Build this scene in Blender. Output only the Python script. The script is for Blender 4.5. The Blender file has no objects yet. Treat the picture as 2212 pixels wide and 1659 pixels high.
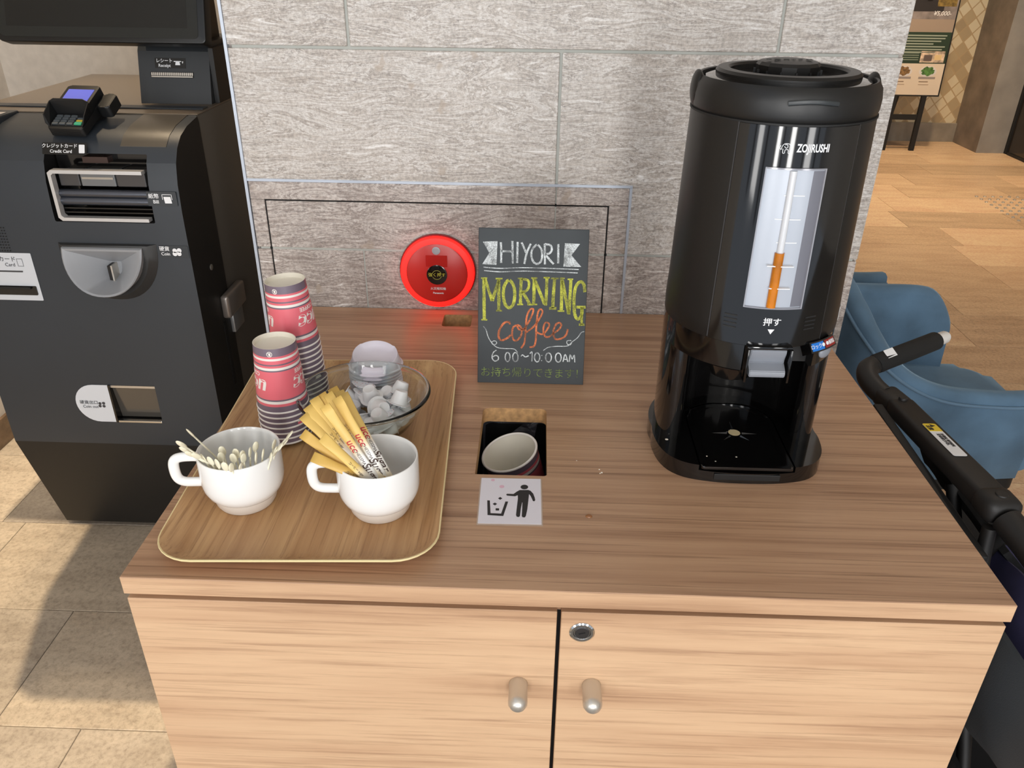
import bpy, bmesh, math, random
from mathutils import Vector, Matrix, noise
PI=math.pi
sc=bpy.context.scene; col=sc.collection
R=random.Random(7)
T=.8          # counter top height, floor is z=0
# ---------------------------------------------------------------- camera, world, light
cam=bpy.data.objects.new('camera',bpy.data.cameras.new('camera')); col.objects.link(cam); sc.camera=cam
M=[(0.99937079,0.03384879,0.01059638),(0.02551248,-0.47846987,-0.87773327),(-0.02464016,0.87745133,-0.47903238)]
rot=Matrix((M[0],[-c for c in M[1]],[-c for c in M[2]])).transposed().to_4x4()
cam.matrix_world=Matrix.Translation((0.57512,-0.83978,1.58535))@rot
cam.data.sensor_fit='HORIZONTAL'; cam.data.sensor_width=36; cam.data.lens=1726.6/2212*36
cam.data.clip_start=.02; cam.data.clip_end=60
sc.view_settings.view_transform='Standard'; sc.view_settings.look='None'
sc.view_settings.gamma=1; sc.view_settings.exposure=.08; sc.view_settings.use_curve_mapping=False
w=bpy.data.worlds.new('world'); sc.world=w; w.use_nodes=True
w.node_tree.nodes['Background'].inputs[0].default_value=(.80,.88,1,1)
w.node_tree.nodes['Background'].inputs[1].default_value=.75
def sun(d,energy,color,angle):
    l=bpy.data.lights.new('sun','SUN'); l.energy=energy; l.color=color; l.angle=math.radians(angle)
    o=bpy.data.objects.new('sun',l); col.objects.link(o); o.rotation_euler=Vector(d).to_track_quat('-Z','Y').to_euler(); return o
SX,SY=-.18,.5
sun((SX,SY,-1),3.2,(1,.80,.55),.45)
def area(name,loc,tgt,sx,sy,e,color=(1,1,1)):
    l=bpy.data.lights.new(name,'AREA'); l.shape='RECTANGLE'; l.size=sx; l.size_y=sy; l.energy=e; l.color=color
    o=bpy.data.objects.new(name,l); col.objects.link(o); o.location=loc
    o.rotation_euler=(Vector(tgt)-Vector(loc)).to_track_quat('-Z','Y').to_euler(); return o
# daylight through the glass front of the lobby behind the photographer (three tall panes)
for x,e,wd in ((-2.3,40,.7),(-.15,52,.34),(1.15,58,.40),(2.95,42,.7)):
    area('window_daylight',(x,-4.2,1.52),(x,0,1.42),wd,2.85,e*1.0,(1,.985,.96))
# ---------------------------------------------------------------- helpers
def lin(c): return tuple((v/12.92 if v<=.04045 else ((v+.055)/1.055)**2.4) for v in (x/255 for x in c))+(1,)
def newmat(name):
    m=bpy.data.materials.new(name); m.use_nodes=True; nt=m.node_tree
    return m,nt,nt.nodes['Principled BSDF'],nt.nodes,nt.links
def mat(name,c,rough=.5,metal=0,coat=0,emit=0,spec=None,noisy=0,nscale=40,bump=0,bscale=300,sheen=0,trans=0,ior=None,alpha=None):
    m,nt,b,N,L=newmat(name)
    b.inputs['Base Color'].default_value=lin(c); b.inputs['Roughness'].default_value=rough; b.inputs['Metallic'].default_value=metal
    if coat: b.inputs['Coat Weight'].default_value=coat; b.inputs['Coat Roughness'].default_value=.06
    if emit: b.inputs['Emission Color'].default_value=lin(c); b.inputs['Emission Strength'].default_value=emit
    if spec is not None: b.inputs['Specular IOR Level'].default_value=spec
    if sheen: b.inputs['Sheen Weight'].default_value=sheen; b.inputs['Sheen Roughness'].default_value=.4; b.inputs['Sheen Tint'].default_value=lin((170,200,220))
    if trans: b.inputs['Transmission Weight'].default_value=trans
    if ior: b.inputs['IOR'].default_value=ior
    if noisy or bump:
        tc=N.new('ShaderNodeTexCoord'); n=N.new('ShaderNodeTexNoise'); n.inputs['Scale'].default_value=nscale; n.inputs['Detail'].default_value=5
        L.new(tc.outputs['Object'],n.inputs['Vector'])
        if noisy:
            r=N.new('ShaderNodeValToRGB'); a=lin(tuple(max(0,x*(1-noisy)) for x in c)); d=lin(tuple(min(255,x*(1+noisy)) for x in c))
            r.color_ramp.elements[0].color=a; r.color_ramp.elements[1].color=d; r.color_ramp.elements[0].position=.3; r.color_ramp.elements[1].position=.7
            L.new(n.outputs['Fac'],r.inputs[0]); L.new(r.outputs[0],b.inputs['Base Color'])
        if bump:
            n2=N.new('ShaderNodeTexNoise'); n2.inputs['Scale'].default_value=bscale; n2.inputs['Detail'].default_value=3; L.new(tc.outputs['Object'],n2.inputs['Vector'])
            bp=N.new('ShaderNodeBump'); bp.inputs['Strength'].default_value=bump; bp.inputs['Distance'].default_value=.001
            L.new(n2.outputs['Fac'],bp.inputs['Height']); L.new(bp.outputs[0],b.inputs['Normal'])
    return m
def ramp(N,stops,interp='LINEAR'):
    r=N.new('ShaderNodeValToRGB'); cr=r.color_ramp; cr.interpolation=interp
    while len(cr.elements)<len(stops): cr.elements.new(.5)
    for e,(p,c) in zip(cr.elements,stops): e.position=p; e.color=lin(c)
    return r
def woodmat(name,cs,scale=(1.1,26,26),rough=.42,seed=0,streak=.5,streakc=(105,72,52)):
    m,nt,b,N,L=newmat(name)
    tc=N.new('ShaderNodeTexCoord'); mp=N.new('ShaderNodeMapping'); mp.inputs['Scale'].default_value=scale; mp.inputs['Location'].default_value=(seed,seed*1.7,seed*.6)
    L.new(tc.outputs['Object'],mp.inputs['Vector'])
    n=N.new('ShaderNodeTexNoise'); n.inputs['Scale'].default_value=1; n.inputs['Detail'].default_value=6; n.inputs['Roughness'].default_value=.55; n.inputs['Distortion'].default_value=.35
    L.new(mp.outputs[0],n.inputs['Vector'])
    k=len(cs); r=ramp(N,[(.28+.44*i/(k-1),c) for i,c in enumerate(cs)]); L.new(n.outputs['Fac'],r.inputs[0])
    mp2=N.new('ShaderNodeMapping'); mp2.inputs['Scale'].default_value=tuple(s*(1.9 if s<5 else 6.5) for s in scale); L.new(tc.outputs['Object'],mp2.inputs['Vector'])
    n2=N.new('ShaderNodeTexNoise'); n2.inputs['Scale'].default_value=1; n2.inputs['Detail'].default_value=7; n2.inputs['Roughness'].default_value=.7; n2.inputs['Distortion'].default_value=.2
    L.new(mp2.outputs[0],n2.inputs['Vector'])
    r2=ramp(N,[(.32,(255,255,255)),(.49,(0,0,0))]); L.new(n2.outputs['Fac'],r2.inputs[0])
    mu=N.new('ShaderNodeMath'); mu.operation='MULTIPLY'; mu.inputs[1].default_value=streak; L.new(r2.outputs[0],mu.inputs[0])
    mx=N.new('ShaderNodeMix'); mx.data_type='RGBA'; mx.inputs['B'].default_value=lin(streakc); L.new(mu.outputs[0],mx.inputs['Factor']); L.new(r.outputs[0],mx.inputs['A'])
    L.new(mx.outputs['Result'],b.inputs['Base Color']); b.inputs['Roughness'].default_value=rough
    bp=N.new('ShaderNodeBump'); bp.inputs['Strength'].default_value=.12; bp.inputs['Distance'].default_value=.001; L.new(n2.outputs['Fac'],bp.inputs['Height']); L.new(bp.outputs[0],b.inputs['Normal'])
    return m
def stonemat(name,a,bc,cc,flow=(2.2,2.2,15),veins=.75,rough=.38,spots=True):
    m,nt,b,N,L=newmat(name)
    tc=N.new('ShaderNodeTexCoord'); oi=N.new('ShaderNodeObjectInfo')
    sv=N.new('ShaderNodeVectorMath'); sv.operation='SCALE'; sv.inputs[0].default_value=(13.7,7.1,21.3); L.new(oi.outputs['Random'],sv.inputs['Scale'])
    ad=N.new('ShaderNodeVectorMath'); L.new(tc.outputs['Object'],ad.inputs[0]); L.new(sv.outputs[0],ad.inputs[1])
    # warp
    wn=N.new('ShaderNodeTexNoise'); wn.inputs['Scale'].default_value=3.2; wn.inputs['Detail'].default_value=3; L.new(ad.outputs[0],wn.inputs['Vector'])
    ws=N.new('ShaderNodeVectorMath'); ws.operation='SCALE'; ws.inputs['Scale'].default_value=.07; L.new(wn.outputs['Color'],ws.inputs[0])
    ad2=N.new('ShaderNodeVectorMath'); L.new(ad.outputs[0],ad2.inputs[0]); L.new(ws.outputs[0],ad2.inputs[1])
    mp=N.new('ShaderNodeMapping'); mp.inputs['Scale'].default_value=flow; L.new(ad2.outputs[0],mp.inputs['Vector'])
    n1=N.new('ShaderNodeTexNoise'); n1.inputs['Scale'].default_value=1.4; n1.inputs['Detail'].default_value=10; n1.inputs['Roughness'].default_value=.72; n1.inputs['Distortion'].default_value=1.6; L.new(mp.outputs[0],n1.inputs['Vector'])
    r1=ramp(N,[(.34,a),(.44,bc),(.50,cc),(.53,a),(.57,bc),(.63,cc),(.70,(244,242,240))]); L.new(n1.outputs['Fac'],r1.inputs[0])
    # thin dark veins where the flow noise crosses .5
    n3=N.new('ShaderNodeTexNoise'); n3.inputs['Scale'].default_value=2.6; n3.inputs['Detail'].default_value=8; n3.inputs['Roughness'].default_value=.62; n3.inputs['Distortion'].default_value=2.2; L.new(mp.outputs[0],n3.inputs['Vector'])
    s=N.new('ShaderNodeMath'); s.operation='SUBTRACT'; s.inputs[1].default_value=.5; L.new(n3.outputs['Fac'],s.inputs[0])
    ab=N.new('ShaderNodeMath'); ab.operation='ABSOLUTE'; L.new(s.outputs[0],ab.inputs[0])
    rv=ramp(N,[(.0,(255,255,255)),(.012,(0,0,0))]); L.new(ab.outputs[0],rv.inputs[0])
    n4=N.new('ShaderNodeTexNoise'); n4.inputs['Scale'].default_value=6; n4.inputs['Detail'].default_value=2; L.new(ad.outputs[0],n4.inputs['Vector'])
    r4=ramp(N,[(.42,(0,0,0)),(.56,(255,255,255))]); L.new(n4.outputs['Fac'],r4.inputs[0])
    mm=N.new('ShaderNodeMath'); mm.operation='MULTIPLY'; L.new(rv.outputs[0],mm.inputs[0]); L.new(r4.outputs[0],mm.inputs[1])
    m2=N.new('ShaderNodeMath'); m2.operation='MULTIPLY'; m2.inputs[1].default_value=veins; L.new(mm.outputs[0],m2.inputs[0])
    mx=N.new('ShaderNodeMix'); mx.data_type='RGBA'; mx.inputs['B'].default_value=lin((88,84,82)); L.new(m2.outputs[0],mx.inputs['Factor']); L.new(r1.outputs[0],mx.inputs['A'])
    out=mx.outputs['Result']
    # fine crystalline grain
    n5=N.new('ShaderNodeTexNoise'); n5.inputs['Scale'].default_value=150; n5.inputs['Detail'].default_value=4; n5.inputs['Roughness'].default_value=.7; L.new(ad.outputs[0],n5.inputs['Vector'])
    r5=ramp(N,[(.34,(118,112,108)),(.5,(190,187,184)),(.64,(228,226,224))]); L.new(n5.outputs['Fac'],r5.inputs[0])
    mo=N.new('ShaderNodeMix'); mo.data_type='RGBA'; mo.blend_type='OVERLAY'; mo.inputs['Factor'].default_value=.42; L.new(out,mo.inputs['A']); L.new(r5.outputs[0],mo.inputs['B']); out=mo.outputs['Result']
    if spots:
        v=N.new('ShaderNodeTexVoronoi'); v.inputs['Scale'].default_value=15
        fn=N.new('ShaderNodeTexNoise'); fn.inputs['Scale'].default_value=38; fn.inputs['Detail'].default_value=4; L.new(ad.outputs[0],fn.inputs['Vector'])
        fs=N.new('ShaderNodeVectorMath'); fs.operation='SCALE'; fs.inputs['Scale'].default_value=.05; L.new(fn.outputs['Color'],fs.inputs[0])
        fa_=N.new('ShaderNodeVectorMath'); L.new(ad2.outputs[0],fa_.inputs[0]); L.new(fs.outputs[0],fa_.inputs[1]); L.new(fa_.outputs[0],v.inputs['Vector'])
        rs=ramp(N,[(.12,(255,255,255)),(.2,(0,0,0))]); L.new(v.outputs['Distance'],rs.inputs[0])
        sp=N.new('ShaderNodeSeparateColor'); L.new(v.outputs['Color'],sp.inputs[0])
        g=N.new('ShaderNodeMath'); g.operation='GREATER_THAN'; g.inputs[1].default_value=.86; L.new(sp.outputs[0],g.inputs[0])
        f=N.new('ShaderNodeMath'); f.operation='MULTIPLY'; L.new(rs.outputs[0],f.inputs[0]); L.new(g.outputs[0],f.inputs[1])
        f2=N.new('ShaderNodeMath'); f2.operation='MULTIPLY'; f2.inputs[1].default_value=.6; L.new(f.outputs[0],f2.inputs[0])
        mz=N.new('ShaderNodeMix'); mz.data_type='RGBA'; mz.inputs['B'].default_value=lin((172,156,140)); L.new(f2.outputs[0],mz.inputs['Factor']); L.new(out,mz.inputs['A']); out=mz.outputs['Result']
    L.new(out,b.inputs['Base Color']); b.inputs['Roughness'].default_value=rough
    bp=N.new('ShaderNodeBump'); bp.inputs['Strength'].default_value=.35; bp.inputs['Distance'].default_value=.0015; L.new(n1.outputs['Fac'],bp.inputs['Height']); L.new(bp.outputs[0],b.inputs['Normal'])
    return m
def floormat(name,cs,rough=.34):
    m,nt,b,N,L=newmat(name)
    tc=N.new('ShaderNodeTexCoord'); oi=N.new('ShaderNodeObjectInfo')
    sv=N.new('ShaderNodeVectorMath'); sv.operation='SCALE'; sv.inputs[0].default_value=(9.7,5.1,3.3); L.new(oi.outputs['Random'],sv.inputs['Scale'])
    ad=N.new('ShaderNodeVectorMath'); L.new(tc.outputs['Object'],ad.inputs[0]); L.new(sv.outputs[0],ad.inputs[1])
    base=ramp(N,[(i/(len(cs)-1),c) for i,c in enumerate(cs)]); L.new(oi.outputs['Random'],base.inputs[0])
    n=N.new('ShaderNodeTexNoise'); n.inputs['Scale'].default_value=85; n.inputs['Detail'].default_value=7; n.inputs['Roughness'].default_value=.75; L.new(ad.outputs[0],n.inputs['Vector'])
    r=ramp(N,[(.3,(118,112,106)),(.5,(188,188,188)),(.7,(216,216,216))]); L.new(n.outputs['Fac'],r.inputs[0])
    mo=N.new('ShaderNodeMix'); mo.data_type='RGBA'; mo.blend_type='OVERLAY'; mo.inputs['Factor'].default_value=.55; L.new(base.outputs[0],mo.inputs['A']); L.new(r.outputs[0],mo.inputs['B'])
    mp=N.new('ShaderNodeMapping'); mp.inputs['Scale'].default_value=(2,9,2); L.new(ad.outputs[0],mp.inputs['Vector'])
    n2=N.new('ShaderNodeTexNoise'); n2.inputs['Scale'].default_value=1.6; n2.inputs['Detail'].default_value=6; n2.inputs['Distortion'].default_value=.6; L.new(mp.outputs[0],n2.inputs['Vector'])
    r2=ramp(N,[(.35,(150,146,142)),(.55,(188,188,188)),(.7,(206,205,203))]); L.new(n2.outputs['Fac'],r2.inputs[0])
    m3=N.new('ShaderNodeMix'); m3.data_type='RGBA'; m3.blend_type='OVERLAY'; m3.inputs['Factor'].default_value=.4; L.new(mo.outputs['Result'],m3.inputs['A']); L.new(r2.outputs[0],m3.inputs['B'])
    L.new(m3.outputs['Result'],b.inputs['Base Color']); b.inputs['Roughness'].default_value=rough
    bp=N.new('ShaderNodeBump'); bp.inputs['Strength'].default_value=.1; bp.inputs['Distance'].default_value=.001; L.new(n.outputs['Fac'],bp.inputs['Height']); L.new(bp.outputs[0],b.inputs['Normal'])
    return m
# objects
def Wm(o):
    if o is None: return Matrix.Identity(4)
    L_=Matrix.LocRotScale(o.location,o.rotation_euler,o.scale)
    return (Wm(o.parent)@o.matrix_parent_inverse@L_) if o.parent else L_
def link(o,parent=None):
    if o.name not in col.objects: col.objects.link(o)
    if parent is not None:
        o.parent=parent; o.matrix_parent_inverse=Wm(parent).inverted()
    return o
def ob(name,bm,mats,parent=None,smooth=30):
    me=bpy.data.meshes.new(name); bmesh.ops.recalc_face_normals(bm,faces=bm.faces[:]) if smooth!=-1 else None
    bm.to_mesh(me); bm.free()
    for m in (mats if isinstance(mats,(list,tuple)) else [mats]): me.materials.append(m)
    if smooth and smooth>0:
        me.set_sharp_from_angle(angle=math.radians(smooth)) if False else None
        for p in me.polygons: p.use_smooth=True
        try: me.set_sharp_from_angle(angle=math.radians(smooth))
        except Exception: pass
    o=bpy.data.objects.new(name,me); return link(o,parent)
def tag(o,label=None,cat=None,group=None,kind=None):
    if label: o['label']=label
    if cat: o['category']=cat
    if group: o['group']=group
    if kind: o['kind']=kind
    return o
def thing(name,label,cat,loc=(0,0,0),group=None):
    o=bpy.data.objects.new(name,None); o.empty_display_size=.02; o.location=loc; col.objects.link(o); return tag(o,label,cat,group)
def dup(root,mw=None,label=None):
    r=root.copy(); col.objects.link(r)
    if mw is not None:
        l,q,s=mw.decompose(); r.location=l; r.rotation_euler=q.to_euler(); r.scale=s
    if label: r['label']=label
    for ch in list(root.children):
        c=ch.copy(); col.objects.link(c); mi_=ch.matrix_parent_inverse.copy(); c.parent=r; c.matrix_parent_inverse=mi_
        for g in list(ch.children):
            d=g.copy(); col.objects.link(d); mi_=g.matrix_parent_inverse.copy(); d.parent=c; d.matrix_parent_inverse=mi_
    return r
def BM(): return bmesh.new()
def box(bm,x0,x1,y0,y1,z0,z1,bev=0,seg=2,mi=0,mx=None):
    vs=[bm.verts.new(p) for p in [(x0,y0,z0),(x1,y0,z0),(x1,y1,z0),(x0,y1,z0),(x0,y0,z1),(x1,y0,z1),(x1,y1,z1),(x0,y1,z1)]]
    fs=[bm.faces.new([vs[i] for i in f]) for f in [(3,2,1,0),(4,5,6,7),(0,1,5,4),(1,2,6,5),(2,3,7,6),(3,0,4,7)]]
    for f in fs: f.material_index=mi
    if bev:
        es=set(e for f in fs for e in f.edges)
        r=bmesh.ops.bevel(bm,geom=list(es),offset=bev,segments=seg,affect='EDGES',profile=.5)
        for f in r['faces']: f.material_index=mi
        vs=list({v for f in r['faces'] for v in f.verts}|set(v for v in vs if v.is_valid))
    if mx is not None: bmesh.ops.transform(bm,matrix=mx,verts=vs)
    return bm
def B(*a,**k): return box(BM(),*a,**k)
def lathe(bm,prof,seg=48,c=(0,0),mis=None,a0=0,a1=2*PI,cap=True):
    full=abs(a1-a0-2*PI)<1e-6; n=seg if full else seg+1
    rings=[]
    for r,z in prof:
        if r<1e-6: rings.append([bm.verts.new((c[0],c[1],z))])
        else: rings.append([bm.verts.new((c[0]+r*math.sin(a0+(a1-a0)*i/seg),c[1]-r*math.cos(a0+(a1-a0)*i/seg),z)) for i in range(n)])
    for k in range(len(rings)-1):
        A,Bq=rings[k],rings[k+1]; mi=mis[k] if mis else 0
        for i in range(seg):
            j=(i+1)%n if full else i+1
            if len(A)==1 and len(Bq)==1: continue
            if len(A)==1: f=bm.faces.new((A[0],Bq[j],Bq[i]))
            elif len(Bq)==1: f=bm.faces.new((A[i],A[j],Bq[0]))
            else: f=bm.faces.new((A[i],A[j],Bq[j],Bq[i]))
            f.material_index=mi
    if not full and cap and len(prof)>2:
        for i in (0,n-1):
            vs=[rg[i] for rg in rings if len(rg)>1]
            if (Vector(prof[0])-Vector(prof[-1])).length<1e-6: vs=vs[:-1]
            try: bm.faces.new(vs)
            except Exception: pass
    return bm
def patch(bm,c,r0,r1,z0,z1,a0,a1,seg=24):   # curved slab, angle from -Y towards +X, degrees
    return lathe(bm,[(r0,z0),(r1,z0),(r1,z1),(r0,z1),(r0,z0)],seg,c,a0=math.radians(a0),a1=math.radians(a1))
def prism(bm,pts,z0,z1,mi=0,mx=None,bev=0,taper=None):
    n=len(pts); lo=[bm.verts.new((p[0],p[1],z0)) for p in pts]
    if taper:
        cx=sum(p[0] for p in pts)/n; cy=sum(p[1] for p in pts)/n
        hi=[bm.verts.new((cx+(p[0]-cx)*taper,cy+(p[1]-cy)*taper,z1)) for p in pts]
    else: hi=[bm.verts.new((p[0],p[1],z1)) for p in pts]
    fs=[bm.faces.new(lo[::-1]),bm.faces.new(hi)]+[bm.faces.new((lo[i],lo[(i+1)%n],hi[(i+1)%n],hi[i])) for i in range(n)]
    for f in fs: f.material_index=mi
    vs=lo+hi
    if bev:
        r=bmesh.ops.bevel(bm,geom=list(fs[1].edges),offset=bev,segments=3,affect='EDGES',profile=.5)
        vs=list({v for v in vs if v.is_valid}|{v for f in r['faces'] for v in f.verts})
    if mx is not None: bmesh.ops.transform(bm,matrix=mx,verts=vs)
    return bm
def rrect(x0,x1,y0,y1,r,n=6):
    P=[]
    rr=r if isinstance(r,(list,tuple)) else (r,)*4
    for (cx,cy,a,q) in ((x1-rr[0],y1-rr[0],0,rr[0]),(x0+rr[1],y1-rr[1],90,rr[1]),(x0+rr[2],y0+rr[2],180,rr[2]),(x1-rr[3],y0+rr[3],270,rr[3])):
        if q<1e-6: P.append((cx,cy)); continue
        for i in range(n+1):
            t=math.radians(a+90*i/n); P.append((cx+q*math.cos(t),cy+q*math.sin(t)))
    return P
def tube(bm,pts,r,seg=12,closed=False,mi=0,flat=None,up=(0,0,1)):
    pts=[Vector(p) for p in pts]; n=len(pts); rings=[]
    prev=None
    for i,p in enumerate(pts):
        a=pts[(i-1)%n] if (closed or i>0) else p; b=pts[(i+1)%n] if (closed or i<n-1) else p
        t=(b-a).normalized()
        if prev is None:
            u=Vector(up).cross(t); u=u if u.length>1e-4 else Vector((1,0,0)).cross(t); u.normalize()
        else: u=(prev-t*prev.dot(t)).normalized()
        prev=u; v=t.cross(u); rr=r[i] if isinstance(r,(list,tuple)) else r
        ry=rr*(flat if flat else 1)
        rings.append([bm.verts.new(p+u*math.cos(2*PI*k/seg)*rr+v*math.sin(2*PI*k/seg)*ry) for k in range(seg)])
    m=n if closed else n-1
    for i in range(m):
        A,Bq=rings[i],rings[(i+1)%n]
        for k in range(seg):
            f=bm.faces.new((A[k],A[(k+1)%seg],Bq[(k+1)%seg],Bq[k])); f.material_index=mi
    if not closed: bm.faces.new(rings[0][::-1]).material_index=mi; bm.faces.new(rings[-1]).material_index=mi
    return bm
def spline(P,n=8,closed=False):
    P=[Vector(p) for p in P]; m=len(P); out=[]
    for i in range(m if closed else m-1):
        if closed: a,b,c,d=P[(i-1)%m],P[i],P[(i+1)%m],P[(i+2)%m]
        else: a,b,c,d=P[max(i-1,0)],P[i],P[i+1],P[min(i+2,m-1)]
        for k in range(n):
            t=k/n; out.append(.5*((2*b)+(c-a)*t+(2*a-5*b+4*c-d)*t*t+(3*b-a-3*c+d)*t**3))
    if not closed: out.append(P[-1])
    return out
def boolean(o,cutters,op='DIFFERENCE'):
    for c in cutters:
        md=o.modifiers.new('b','BOOLEAN'); md.operation=op; md.solver='EXACT'; md.object=c; md.material_mode='TRANSFER'
    bpy.context.view_layer.update()
    dg=bpy.context.evaluated_depsgraph_get(); me=bpy.data.meshes.new_from_object(o.evaluated_get(dg))
    o.modifiers.clear(); o.data=me
    for c in cutters: bpy.data.objects.remove(c,do_unlink=True)
    return o
def resharp(o,a=30):
    for p in o.data.polygons: p.use_smooth=True
    o.data.set_sharp_from_angle(angle=math.radians(a))
def text(s,size,f,m,parent,align='CENTER',shear=0,ext=.0004,bold=0,name='lettering',sx=1,spacing=1):
    """lettering as real thin mesh, mapped through f(x,y,z)"""
    cu=bpy.data.curves.new('t','FONT'); cu.body=s; cu.size=size; cu.align_x=align; cu.align_y='CENTER'; cu.shear=shear; cu.extrude=ext/2; cu.resolution_u=3; cu.offset=bold; cu.space_character=spacing
    o=bpy.data.objects.new('t',cu); col.objects.link(o); bpy.context.view_layer.update()
    dg=bpy.context.evaluated_depsgraph_get(); me=bpy.data.meshes.new_from_object(o.evaluated_get(dg)); bpy.data.objects.remove(o,do_unlink=True)
    for v in me.vertices: v.co=f(v.co.x*sx,v.co.y,v.co.z+ext/2)
    me.materials.clear(); me.materials.append(m); me.name=name
    ob_=bpy.data.objects.new(name,me); return link(ob_,parent)
def plane(O,u,v):
    O=Vector(O);u=Vector(u).normalized();v=Vector(v).normalized();n=u.cross(v)
    return lambda x,y,z: O+u*x+v*y+n*z
def onf(bm,f):      # map a flat bmesh (xy drawing, z up) through f
    for v in bm.verts: v.co=f(*v.co)
    return bm
# ---------------------------------------------------------------- materials
WOODSHADE=woodmat('laminate_top_shaded',[(156,118,90),(178,140,110),(192,154,122),(168,130,102)],(1.1,34,34),.36,1.3,.70,(104,70,48))  # laminate toned down, the shade on the top is mixed into its colour
WOODLIT=woodmat('laminate_front_lit',[(176,138,106),(200,162,128),(214,178,142),(190,152,120)],(1.2,17,17),.42,4.1,.55,(140,102,76))  # same laminate paler, stronger light on the front is in its colour
TRAYW=woodmat('tray_veneer',[(168,124,80),(190,148,102),(206,166,118)],(34,2.0,20),.5,2.2,.65,(126,84,48))
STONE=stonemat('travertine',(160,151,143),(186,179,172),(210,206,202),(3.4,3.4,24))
STONESHADE=stonemat('travertine_shaded',(142,131,125),(172,162,156),(200,193,188),(3.6,3.6,20),.9)  # same travertine, dimmer light of the lower wall put into its colour
GROUT=mat('grout',(178,180,174),.9)
GROUTB=mat('metal_trim',(186,194,206),.35,.3)
GAP=mat('black_gap',(10,9,9),.8)
FLOORA=floormat('floor_tile_stone',[(170,158,142),(188,174,154),(160,150,138),(196,182,162)])
FLOORB=floormat('floor_tile_warm',[(196,168,138),(214,186,154),(182,154,126),(206,178,146),(172,146,120)],.4)
GRT2=mat('floor_grout',(132,126,118),.9)
BLKG=mat('gloss_black',(13,12,12),.09,0,.5)
BLKS=mat('satin_black',(19,18,17),.38,bump=.08,bscale=1500)
BLKM=mat('matte_black',(18,18,18),.6)
PLAS=mat('grey_plastic',(134,138,146),.35)
STEEL=mat('brushed_steel',(206,200,190),.34,.75)
CHROME=mat('chrome',(210,210,208),.1,1)
WHITE=mat('white_print',(235,236,238),.5)
GLASS=mat('clear_glass',(244,253,250),.01,trans=1,ior=1.47)
CER=mat('white_ceramic',(240,240,238),.14,coat=.3)
CERF=mat('unglazed_foot',(226,218,208),.35)
# ================================================================= SETTING
def struct(o): o['kind']='structure'; return o
# floor: slab with tiles laid in courses .365 m deep
slab=ob('floor',B(-1.5,5.2,-1.6,7.4,-.06,-.0035),GRT2,smooth=0); struct(slab)
tmesh={}
def floor_tile(x0,x1,y0,y1,m):
    k=(round(x1-x0,3),m.name)
    if k not in tmesh:
        bm=B(0,x1-x0,0,y1-y0,-.01,0,bev=.0012,seg=1); me=bpy.data.meshes.new('floor_tile'); bm.to_mesh(me); bm.free(); me.materials.append(m); tmesh[k]=me
    o=bpy.data.objects.new('floor_tile',tmesh[k]); o.location=(x0,y0,R.uniform(-.0003,.0003)); return link(o,slab)
PY=.3635; g=.0022
offs={0:-.439,1:-.646,2:-.987}
for row in range(-2,20):
    ya=-.004+row*PY; yb=ya+PY
    ln=.78; off=offs.get(row,R.uniform(0,ln))
    if row==7: off=2.615
    if row==9: off=3.15
    if row==8: off=2.72
    x=off-ln*12
    while x<5.2:
        a,b=max(x+g/2,-1.4),min(x+ln-g/2,5.1)
        vis=(b<=.0 and ya<2.2) or (a<.05 and ya<2.2) or (b>1.2 and a< 1.2+.62*(yb+1.6)) or (yb<.0 and False)
        if b-a>.03 and vis and not (0.0<a and b<1.25 and ya<1):
            floor_tile(a,b,ya+g/2,yb-g/2,FLOORA if b<1.0 else FLOORB)
        x+=ln
# tactile paving studs far right
tac=thing('tactile_paving','patch of small raised metal studs set in the far tiled floor','paving',(4.0,4.95,0))
bm=BM()
for i in range(12):
    for j in range(9):
        cx,cy=3.84+i*.06+j*.0,4.55+j*.075
        if cx>4.5: continue
        bmesh.ops.create_cone(bm,cap_ends=True,segments=8,radius1=.013,radius2=.009,depth=.006,matrix=Matrix.Translation((cx,cy,.0035)))
tag(ob('studs',bm,STEEL,tac),kind='stuff')
# pillar faced in stone
D=.978
XL,XR=-.095,1.336
core=ob('wall_back',B(XL+.012,XR-.012,D+.004,D+.75,0,3.2),GROUT,smooth=0); struct(core)
def walltile(x0,x1,z0,z1,m=STONE,y=D,th=.012,name='stone_tile'):
    g2=.0032
    return ob(name,B(x0+g2,x1-g2,y,y+th,z0+g2,z1-g2,bev=.0012,seg=1),m,core,smooth=0)
Z1,Z2=1.3952,.9478
for a,b in ((XL,.169),(.169,1.072),(1.072,XR)):
    walltile(a,b,Z1,Z1+.447); walltile(a,b,2.289,2.736)
for a,b in ((XL,.62),(.62,XR)): walltile(a,b,Z1+.447,2.289)
# row 2, cut round the access panel
PX0,PX1,PZ=-.090,.787,1.1085
o=ob('stone_tile',B(XL+.0032,.62-.0032,D,D+.012,PZ+.004,Z1-.0032,bev=.0012,seg=1),STONE,core,smooth=0)
bm=BM(); prism(bm,[(.6232,PZ+.004),(PX1+.004,PZ+.004),(PX1+.004,Z2+.0032),(XR-.0032,Z2+.0032),(XR-.0032,Z1-.0032),(.6232,Z1-.0032)],-(D+.012),-D)
ob('stone_tile',onf(bm,lambda x,y,z:Vector((x,-z,y))),STONE,core,smooth=0)
walltile(PX1+.001,1.072,.5,Z2,STONESHADE); walltile(1.072,XR,.5,Z2,STONESHADE)
walltile(PX1+.001,XR,.05,.5,STONESHADE)
for x in (XL,XR-.012):   # side faces of the pillar
    ob('stone_tile',B(x,x+.012,D+.013,D+.75,0,3.1),STONE,core,smooth=0)
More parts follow.
